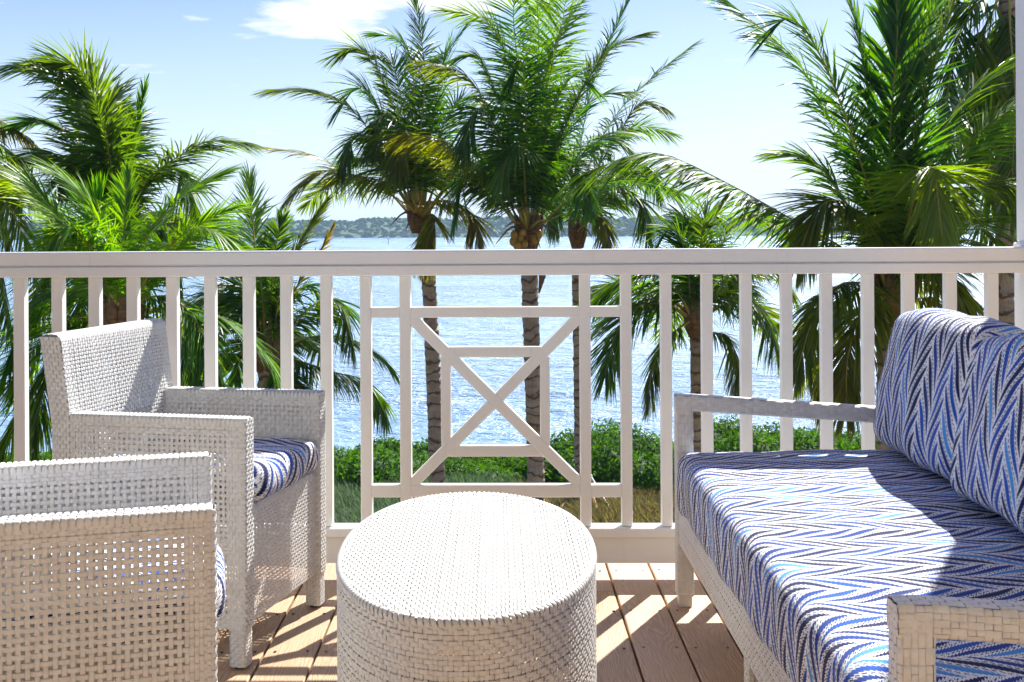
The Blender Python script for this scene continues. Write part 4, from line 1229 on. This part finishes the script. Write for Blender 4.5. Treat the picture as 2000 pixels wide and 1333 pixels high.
# P5: far right palm, crown at the top corner
p5, c5 = palm('palm at the far right edge, dark crown in the top corner beside the column', (1975, -60), 12.5,
     [(1962, 1250), (1962, 900), (1962, 700), (1962, 560), (1963, 400), (1968, 200)], 0.11, 0.10,
     [(0.1, -0.3, [(1925, 0), (1880, 60), (1850, 200), (1845, 300)], dict(Lmax=0.6, droop=0.9)),
      (0.4, -0.4, [(1945, 20), (1915, 90), (1900, 220), (1905, 330)], dict(Lmax=0.6, droop=1.0)),
      (0.1, 0.3, [(1955, 60), (1940, 160), (1930, 280), (1935, 400)], dict(Lmax=0.6, droop=1.0)),
      (0.2, -0.5, [(1975, 60), (1985, 200), (1980, 300), (1975, 420)], dict(Lmax=0.6, droop=1.0)),
      (0.1, 0.3, [(1900, 10), (1840, 10), (1800, 60), (1780, 140)], dict(Lmax=0.6, droop=0.9)),
      (0.5, 0.2, [(1990, 130), (2010, 260), (2000, 380), (1990, 470)], dict(Lmax=0.6, droop=1.0)),
      (0.0, 0.4, [(1930, -40), (1890, -90), (1850, -80), (1810, -20)], {}),
      ], 25, nfill=3, fill=dict(rad=2.0, behind=False), dflt=dict(n=90, droop=0.8))
# P6: low palm right of centre
p6, c6 = palm('low palm behind the balusters right of the lattice panel', (1360, 610), 14.0,
     [(1362, 1050), (1361, 880), (1360, 760), (1360, 690)], 0.085, 0.08,
     [(0.05, -0.4, [(1320, 570), (1265, 535), (1210, 545), (1162, 592)], dict(Lmax=0.55, droop=0.9)),
      (0.05, -0.3, [(1310, 600), (1250, 600), (1205, 650), (1180, 735)], dict(Lmax=0.6, droop=0.8)),
      (0.1, 0.0, [(1345, 540), (1330, 470), (1310, 450), (1285, 480)], dict(Lmax=0.5)),
      (0.15, 0.1, [(1365, 530), (1372, 450), (1385, 420), (1400, 425)], dict(Lmax=0.5)),
      (0.25, 0.0, [(1385, 540), (1420, 460), (1450, 430), (1500, 430)], dict(Lmax=0.5)),
      (0.2, -0.2, [(1400, 570), (1450, 520), (1500, 520), (1545, 570)], dict(Lmax=0.55, droop=0.9)),
      (0.1, -0.2, [(1400, 600), (1450, 580), (1495, 620), (1520, 690)], dict(Lmax=0.55, droop=0.9)),
      (0.3, -0.4, [(1330, 640), (1295, 670), (1272, 730), (1262, 790)], dict(Lmax=0.45, droop=0.9)),
      (0.4, -0.2, [(1385, 650), (1420, 660), (1440, 710), (1450, 780)], dict(Lmax=0.45, droop=0.9)),
      (0.0, 0.3, [(1350, 540), (1355, 480), (1350, 440), (1330, 420)], dict(Lmax=0.5)),
      ], 26, nfill=7, fill=dict(rad=1.3), Lmax=0.5, wid=0.026, dflt=dict(n=80, droop=0.6))
# P7: tall dark palm on the left
p7, c7 = palm('tall dark palm on the left with one big frond swept back by the wind', (236, 440), 13.5,
     [(232, 1150), (232, 900), (232, 740), (233, 600), (235, 500)], 0.13, 0.12,
     [(0.1, 0.0, [(215, 330), (185, 215), (125, 128), (22, 122)], dict(Lmax=0.68, n=110, wid=0.034)),
      (0.2, -0.3, [(218, 320), (192, 210), (155, 130), (95, 118)], dict(Lmax=0.65, n=110, wid=0.034)),
      (0.05, 0.2, [(225, 320), (208, 220), (180, 160), (120, 165)], dict(Lmax=0.65, n=110, wid=0.034)),
      (0.05, 0.2, [(245, 340), (262, 260), (275, 205), (286, 160)], dict(Lmax=0.28, n=70, sweep=0.6)),
      (0.2, -0.2, [(280, 360), (345, 305), (412, 273), (482, 275)], dict(Lmax=0.55)),
      (0.1, -0.3, [(190, 370), (130, 305), (65, 300), (5, 385)], dict(Lmax=0.62, droop=0.8)),
      (0.0, 0.3, [(200, 350), (150, 270), (90, 230), (30, 240)], dict(Lmax=0.6)),
      (0.0, 0.5, [(225, 340), (205, 240), (200, 200), (185, 170)], dict(Lmax=0.6)),
      (0.0, -0.2, [(215, 370), (190, 310), (160, 300), (130, 350)], dict(Lmax=0.6, droop=0.9)),
      (0.1, 0.3, [(270, 380), (310, 330), (350, 330), (385, 400)], dict(Lmax=0.6, droop=0.8)),
      (0.1, -0.1, [(200, 450), (140, 450), (90, 520), (60, 620)], dict(Lmax=0.6, droop=0.8)),
      (0.1, 0.1, [(265, 450), (320, 450), (350, 520), (360, 620)], dict(Lmax=0.6, droop=0.8)),
      (0.2, 0.3, [(215, 480), (180, 520), (160, 600), (150, 700)], dict(Lmax=0.6, droop=0.8)),
      ], 27, nfill=7, fill=dict(rad=2.0), dflt=dict(n=96, droop=0.55))
# P8: light green palm nearer on the left
p8, c8 = palm('bright yellow-green young palm on the left in front of the dark palm', (240, 590), 10.0,
     [(240, 1500), (240, 1100), (240, 850), (240, 700)], 0.11, 0.10,
     [(0.15, -0.3, [(222, 500), (190, 420), (155, 370), (105, 325)], dict(Lmax=0.45, n=90, sweep=0.8)),
      (0.1, -0.2, [(262, 510), (300, 440), (350, 385), (425, 340)], dict(Lmax=0.45, n=100)),
      (0.1, -0.5, [(195, 530), (150, 460), (115, 420), (60, 350)], dict(Lmax=0.48, n=90)),
      (0.3, -0.2, [(180, 530), (110, 440), (60, 375), (-10, 330)], dict(Lmax=0.48, n=100)),
      (0.1, 0.1, [(240, 500), (244, 430), (246, 380), (250, 335)], dict(Lmax=0.25, n=60, sweep=0.5)),
      (0.05, -0.8, [(200, 520), (155, 450), (125, 440), (100, 500)], dict(Lmax=0.42, droop=0.9)),
      (0.1, -0.4, [(290, 530), (350, 460), (400, 440), (460, 470)], dict(Lmax=0.45, droop=0.7)),
      (0.1, 0.2, [(300, 520), (370, 450), (420, 420), (450, 405)], dict(Lmax=0.4)),
      (0.0, 0.0, [(190, 580), (110, 560), (50, 620), (10, 720)], dict(Lmax=0.5, droop=0.9, leaf=M_LEAF)),
      (0.1, 0.1, [(200, 610), (140, 640), (90, 740), (60, 860)], dict(Lmax=0.5, droop=0.9, leaf=M_LEAF)),
      (0.0, 0.0, [(280, 580), (340, 580), (390, 640), (430, 740)], dict(Lmax=0.5, droop=0.9, leaf=M_LEAF)),
      (0.1, 0.2, [(190, 620), (100, 700), (40, 800), (0, 880)], dict(Lmax=0.5, droop=0.9, leaf=M_LEAF)),
      (0.1, 0.3, [(300, 620), (340, 660), (380, 720), (420, 740)], dict(Lmax=0.45, droop=0.9, leaf=M_LEAF)),
      (0.0, 0.2, [(215, 500), (180, 440), (190, 400), (200, 380)], dict(Lmax=0.4)),
      ], 28, nfill=6, fill=dict(rad=1.3), Lmax=0.42, wid=0.022, leaf=M_LEAF_L, dflt=dict(n=84, droop=0.45))
# P9: low palm left of the lattice
p9, c9 = palm('low palm left of the lattice panel, its fronds drooping over the water', (524, 668), 12.5,
     [(526, 1200), (526, 950), (526, 800), (525, 740)], 0.14, 0.12,
     [(0.1, 0.2, [(512, 580), (498, 480), (492, 410), (488, 348)], dict(Lmax=0.42, leaf=M_LEAF_L, sweep=0.75, n=90)),
      (0.25, 0.0, [(540, 600), (560, 520), (600, 450), (636, 392)], dict(Lmax=0.3, sweep=0.6)),
      (0.85, 0.1, [(550, 610), (590, 540), (625, 490), (650, 440)], dict(Lmax=0.2, n=50, sweep=0.6)),
      (0.1, 0.3, [(528, 590), (535, 500), (545, 450), (552, 425)], dict(Lmax=0.3)),
      (0.1, -0.3, [(570, 630), (620, 590), (662, 590), (690, 680)], dict(Lmax=0.45, droop=0.9)),
      (0.1, -0.3, [(575, 700), (650, 725), (715, 745), (752, 812)], dict(Lmax=0.42, droop=1.0)),
      (0.05, -0.2, [(480, 620), (430, 570), (390, 580), (350, 650)], dict(Lmax=0.5, droop=0.9)),
      (0.1, -0.3, [(480, 690), (420, 690), (380, 730), (350, 800)], dict(Lmax=0.45, droop=1.0)),
      (0.0, 0.3, [(490, 600), (460, 530), (440, 500), (400, 490)], dict(Lmax=0.45)),
      (0.0, 0.2, [(555, 610), (590, 560), (610, 560), (640, 600)], dict(Lmax=0.45, droop=0.8)),
      (0.2, -0.4, [(540, 710), (560, 740), (590, 760), (620, 800)], dict(Lmax=0.35, droop=1.0)),
      (0.0, 0.2, [(500, 600), (480, 560), (455, 560), (430, 620)], dict(Lmax=0.5, droop=0.8)),
      ], 29, nfill=6, fill=dict(rad=1.2, el=(0.4, 1.3)), Lmax=0.42, wid=0.026, dflt=dict(n=84, droop=0.6))
# P10: palm beyond the left picture edge
p10, c10 = palm('palm at the left picture edge, only its fronds reaching in', (-160, 330), 14.0,
     [(-170, 1200), (-168, 900), (-165, 600), (-162, 450)], 0.13, 0.12,
     [(0.6, -0.2, [(-100, 240), (-40, 215), (10, 235), (62, 266)], dict(Lmax=0.55, droop=0.9)),
      (0.1, 0.0, [(-110, 290), (-40, 260), (30, 300), (70, 380)], dict(Lmax=0.6, droop=0.8)),
      (0.2, 0.3, [(-110, 340), (-50, 330), (0, 400), (30, 500)], dict(Lmax=0.6, droop=0.8)),
      (0.1, 0.1, [(-110, 370), (-60, 400), (-10, 500), (20, 640)], dict(Lmax=0.6, droop=0.8)),
      ], 30, nfill=3, fill=dict(rad=2.2, behind=False))
# coconuts
rn = np.random.default_rng(2)
def nut(root, px, py, dep, r=0.075, mat=M_NUT):
    c = at(px, py, dep) - np.array(root.location)
    V = IV * np.array([r, r, r * 1.2]) + c
    link('coconut', raw_mesh('coconut', V, IT, True), mat, root)
for px, py in ((1004, 459), (1016, 466), (1003, 472), (1021, 455), (1010, 480), (1024, 477), (1046, 468), (1052, 458)): nut(p2, px, py, 16.72 + rn.uniform(-.04, .04), 0.058 * rn.uniform(0.85, 1.15))
for px, py in ((800, 402), (812, 408), (824, 410)): nut(p1, px, py, 17.75, 0.06)
# coconut palm: hanging dry sheath
mb = MB(); q = at(1052, 535, 16.8) - np.array(p2.location)
mb.tube([q + np.array([-.06, 0, .25]), q + np.array([0.02, 0, .12]), q + np.array([0.05, 0, -.05]), q + np.array([0.0, 0, -.28])], [0.05, 0.07, 0.05, 0.012], 7)
mb.build('dry_sheath', M_FIBRE, p2, smooth=True)

# flower stalks and dry spathes bending out under the crowns
def stalks(root, px, py, dep, lst):
    o0 = np.array(root.location)
    for dx, dy, bend in lst:
        a = at(px, py, dep) - o0; b = at(px + dx, py + dy, dep - 0.3) - o0; m = (a + b) / 2 + np.array([0, -0.12, bend])
        C = catmull([a, m, b], 6)
        MB().tube([tuple(q) for q in C], [0.022, 0.022, 0.020, 0.018, 0.014, 0.010, 0.004], 6).build('flower_stalk', M_FIBRE if bend > 0.1 else M_RACH, root, smooth=True)
stalks(p2, 1030, 455, 16.9, [(-45, -10, 0.12), (-30, -60, 0.05), (-62, 22, 0.16), (38, -25, 0.06), (60, 5, 0.12), (-12, -70, 0.0), (25, 30, 0.14), (72, -38, 0.02)])
stalks(p1, 822, 425, 17.9, [(-60, 15, 0.14), (-42, -35, 0.04), (-30, 25, 0.13), (35, -20, 0.05), (48, 20, 0.12), (-20, -50, 0.0)])
stalks(p3, 1127, 455, 19.9, [(-28, -18, 0.12), (25, -22, 0.03), (30, 12, 0.12)])

# tree stakes around the slim palm
def stake(pa, pb, dep_a, dep_b, r, mat, lab):
    a, b = at(*pa, dep_a), at(*pb, dep_b)
    root = empty('tree_stake', tuple(b)); tag(root, lab, 'stake')
    d = a - b; e = b - b - d * 0.15
    MB().tube([tuple(e), tuple(d)], [r, r * 0.9], 8).build('pole', mat, root)
    MB().tube([tuple(d * 0.97), tuple(d * 1.02)], [r * 1.6, r * 1.5], 8).build('fixing', mat, root)
stake((1140, 925), (1172, 1030), 19.9, 18.6, 0.035, M_STAKE, 'brown wooden brace leaning against the slim palm trunk')
stake((1150, 930), (1208, 1030), 19.9, 18.8, 0.020, M_STRAP, 'thin white brace strap right of the brown wooden brace')
stake((1118, 955), (1080, 1010), 19.9, 18.8, 0.018, M_STAKE, 'thin brace left of the slim palm trunk')

# ------------------------------------------------------------------ shrubs and grass
def leaf_cloud(centres, radii, n, size, rng, zmin):
    """n small leaves near the surface of overlapping ellipsoids"""
    centres = np.array(centres); radii = np.array(radii)
    k = rng.choice(len(centres), n, p=(radii.prod(1) ** (2 / 3)) / (radii.prod(1) ** (2 / 3)).sum())
    d = rng.normal(size=(n, 3)); d /= np.linalg.norm(d, axis=1, keepdims=True)
    d[:, 2] = np.where(d[:, 2] < -0.2, -d[:, 2], d[:, 2])
    rr = rng.uniform(0.72, 1.10, (n, 1))
    p = centres[k] + d * radii[k] * rr
    ax = d + rng.normal(0, 0.7, (n, 3)); ax /= np.linalg.norm(ax, axis=1, keepdims=True)
    a = np.cross(ax, rng.normal(size=(n, 3))); a /= np.linalg.norm(a, axis=1, keepdims=True)
    b = np.cross(ax, a)
    s = size * rng.uniform(0.7, 1.35, (n, 1))
    V = np.stack([p - a * s, p - b * s * 0.42 + ax * s * 0.08, p + a * s, p + b * s * 0.42 + ax * s * 0.08], 1).reshape(-1, 3)
    Q = np.arange(4 * n).reshape(n, 4)
    UV = np.repeat(np.stack([rng.random(n), rng.random(n)], -1), 4, 0)
    return V, Q, UV
def shrub(label, x0, x1, y0, y1, top, n, seed, name='shrub', nb=14, size=0.055):
    rng = np.random.default_rng(seed)
    cx, cy_ = (x0 + x1) / 2, (y0 + y1) / 2
    zb = gz(cx, cy_) - 0.1
    root = empty(name, (cx, cy_, zb)); tag(root, label, 'shrub', 'shrubs along the waterline')
    C, Rr = [], []
    for i in range(nb):
        x = rng.uniform(x0, x1) - cx; y = rng.uniform(y0, y1) - cy_
        h = (top - zb) * rng.uniform(0.72, 1.0) * (1 - 0.25 * abs(x / ((x1 - x0) / 2)) ** 3)
        C.append((x, y, h * 0.42)); Rr.append((rng.uniform(0.5, 0.85), rng.uniform(0.5, 0.8), h * 0.56))
    V, Q, UV = leaf_cloud(C, Rr, int(n * 1.6), size * 0.8, rng, 0)
    o = link('foliage', raw_mesh('foliage', V, Q, False, UV), M_BUSH, root); o['age'] = 0.0
    mb = MB()
    for c, r in zip(C, Rr):
        for j in range(3):
            a = rng.uniform(0, 6.28)
            mb.tube([(c[0], c[1], 0), (c[0] + math.cos(a) * .15, c[1] + math.sin(a) * .15, c[2]), (c[0] + math.cos(a) * .4, c[1] + math.sin(a) * .4, c[2] + r[2] * .7)], [0.03, 0.02, 0.008], 5)
    mb.build('stems', M_TRUNK, root)
    # dense inner mass so the shrub is not see-through
    Vs, Ts = [], []; o_ = 0
    for c, r in zip(C, Rr):
        V = IV * np.array(r) * 0.74 * (1 + 0.12 * rng.standard_normal((len(IV), 1))) + np.array(c); Vs.append(V); Ts.append(IT + o_); o_ += len(V)
    o = link('inner_foliage', raw_mesh('inner_foliage', np.concatenate(Vs), np.concatenate(Ts), False, np.random.default_rng(1).random((o_, 2))), M_BUSH, root); o['age'] = 0.0
X = lambda px, d: (px - 972) / F_PX * d
def Zy(py, d): return EYE - (py - HOR) / F_PX * d
shrub('low dense green hedge seen through the left half of the lattice panel', X(640, 22), X(900, 22), 21.2, 23.5, Zy(872, 22), 9000, 41, nb=18)
shrub('low green hedge seen in the middle of the lattice panel behind the coconut palm trunk', X(900, 22), X(1090, 22), 21.2, 23.3, Zy(892, 22), 7000, 42, nb=14)
shrub('tall rounded green shrub at the right side of the lattice panel', X(1090, 22), X(1300, 22), 21.0, 23.2, Zy(828, 22), 9500, 43, nb=15)
shrub('green shrub seen between the far sofa arm and the cushion', X(1390, 22.5), X(1600, 22.5), 21.4, 23.6, Zy(826, 22), 7000, 44, nb=12)
shrub('green shrub behind the right end of the railing', X(1640, 22.5), X(2020, 22.5), 21.4, 23.6, Zy(850, 22), 8000, 45, nb=16)
shrub('green shrub at the left behind the wicker armchair', X(-80, 22.5), X(240, 22.5), 21.4, 23.6, Zy(880, 22), 8000, 46, nb=14)
shrub('green shrub hidden in shade left of the low palm', X(240, 22.5), X(640, 22.5), 21.4, 23.6, Zy(872, 22), 8000, 47, nb=16)

def blades(name, label, x0, x1, y0, y1, n, hgt, wid, mat, seed, cat='grass', lean=0.5, age=0.2):
    rng = np.random.default_rng(seed)
    x = rng.uniform(x0, x1, n); y = rng.uniform(y0, y1, n)
    tn = max(8, n // 60); tx, ty = rng.uniform(x0, x1, tn), rng.uniform(y0, y1, tn); k = rng.integers(0, tn, n)
    cl = rng.random(n) < 0.7
    x = np.where(cl, tx[k] + rng.normal(0, 0.16, n), x); y = np.where(cl, ty[k] + rng.normal(0, 0.16, n), y)
    z = np.array([gz(a, b) for a, b in zip(x, y)])
    h = hgt * rng.uniform(0.5, 1.15, n)
    az = rng.uniform(0, 6.28, n); d = np.stack([np.cos(az), np.sin(az), 0 * az], -1) + WIND * 2
    s = np.stack([-np.sin(az), np.cos(az), 0 * az], -1)
    p0 = np.stack([x, y, z - 0.03], -1)
    rows = []
    for t, ww in ((0, 1), (0.4, 0.9), (0.75, 0.6), (1.0, 0.05)):
        c = p0 + np.array([0, 0, 1.0]) * (h * t * (1 - 0.25 * t))[:, None] + d * (h * lean * t * t)[:, None]
        rows += [c - s * wid * ww / 2, c + s * wid * ww / 2]
    V = np.stack(rows, 1).reshape(-1, 3)
    b = (np.arange(n) * 8)[:, None]
    Q = np.concatenate([b + np.array([[i, i + 1, i + 3, i + 2]]) for i in (0, 2, 4)], 1).reshape(-1, 4)
    UV = np.repeat(np.stack([rng.random(n), rng.random(n)], -1), 8, 0)
    o = link(name, raw_mesh(name, V, Q, False, UV), mat); o['age'] = age
    tag(o, label, cat, kind='stuff')
blades('tall_grass', 'grey-green tall shore grass in front of the hedge', X(560, 19), X(1010, 19), 17.3, 20.9, 20000, 0.42, 0.014, M_REED, 51, lean=0.3)
blades('dry_grass', 'yellowed lawn grass right of the palm trunks', X(1010, 19), X(1420, 19), 16.5, 21.2, 16000, 0.34, 0.014, M_DRY, 52, age=0.5)
blades('shore_grass', 'pale grass along the shore at the sides', X(-200, 19), X(560, 19), 17.0, 21.0, 9000, 0.4, 0.018, M_REED, 53, lean=0.3)
blades('side_grass', 'pale grass on the ground at the right', X(1420, 19), X(2200, 19), 17.0, 21.0, 9000, 0.3, 0.018, M_DRY, 54, age=0.4)

# ------------------------------------------------------------------ air
t = NT('sea_haze')
vol = t.n('ShaderNodeVolumePrincipled', {'Color': (0.55, 0.80, 1.0, 1), 'Density': HAZE_D, 'Anisotropy': 0.2})
t.t.links.new(vol.outputs[0], t.out.inputs['Volume'])
if HAZE_D > 0:
    o = MB().box(-1300, 1300, -60, 1500, WZ - 1.0 - 2.0, 12.5).build('haze', t.m); tag(o, 'pale sea haze over the bay', 'haze', kind='stuff')
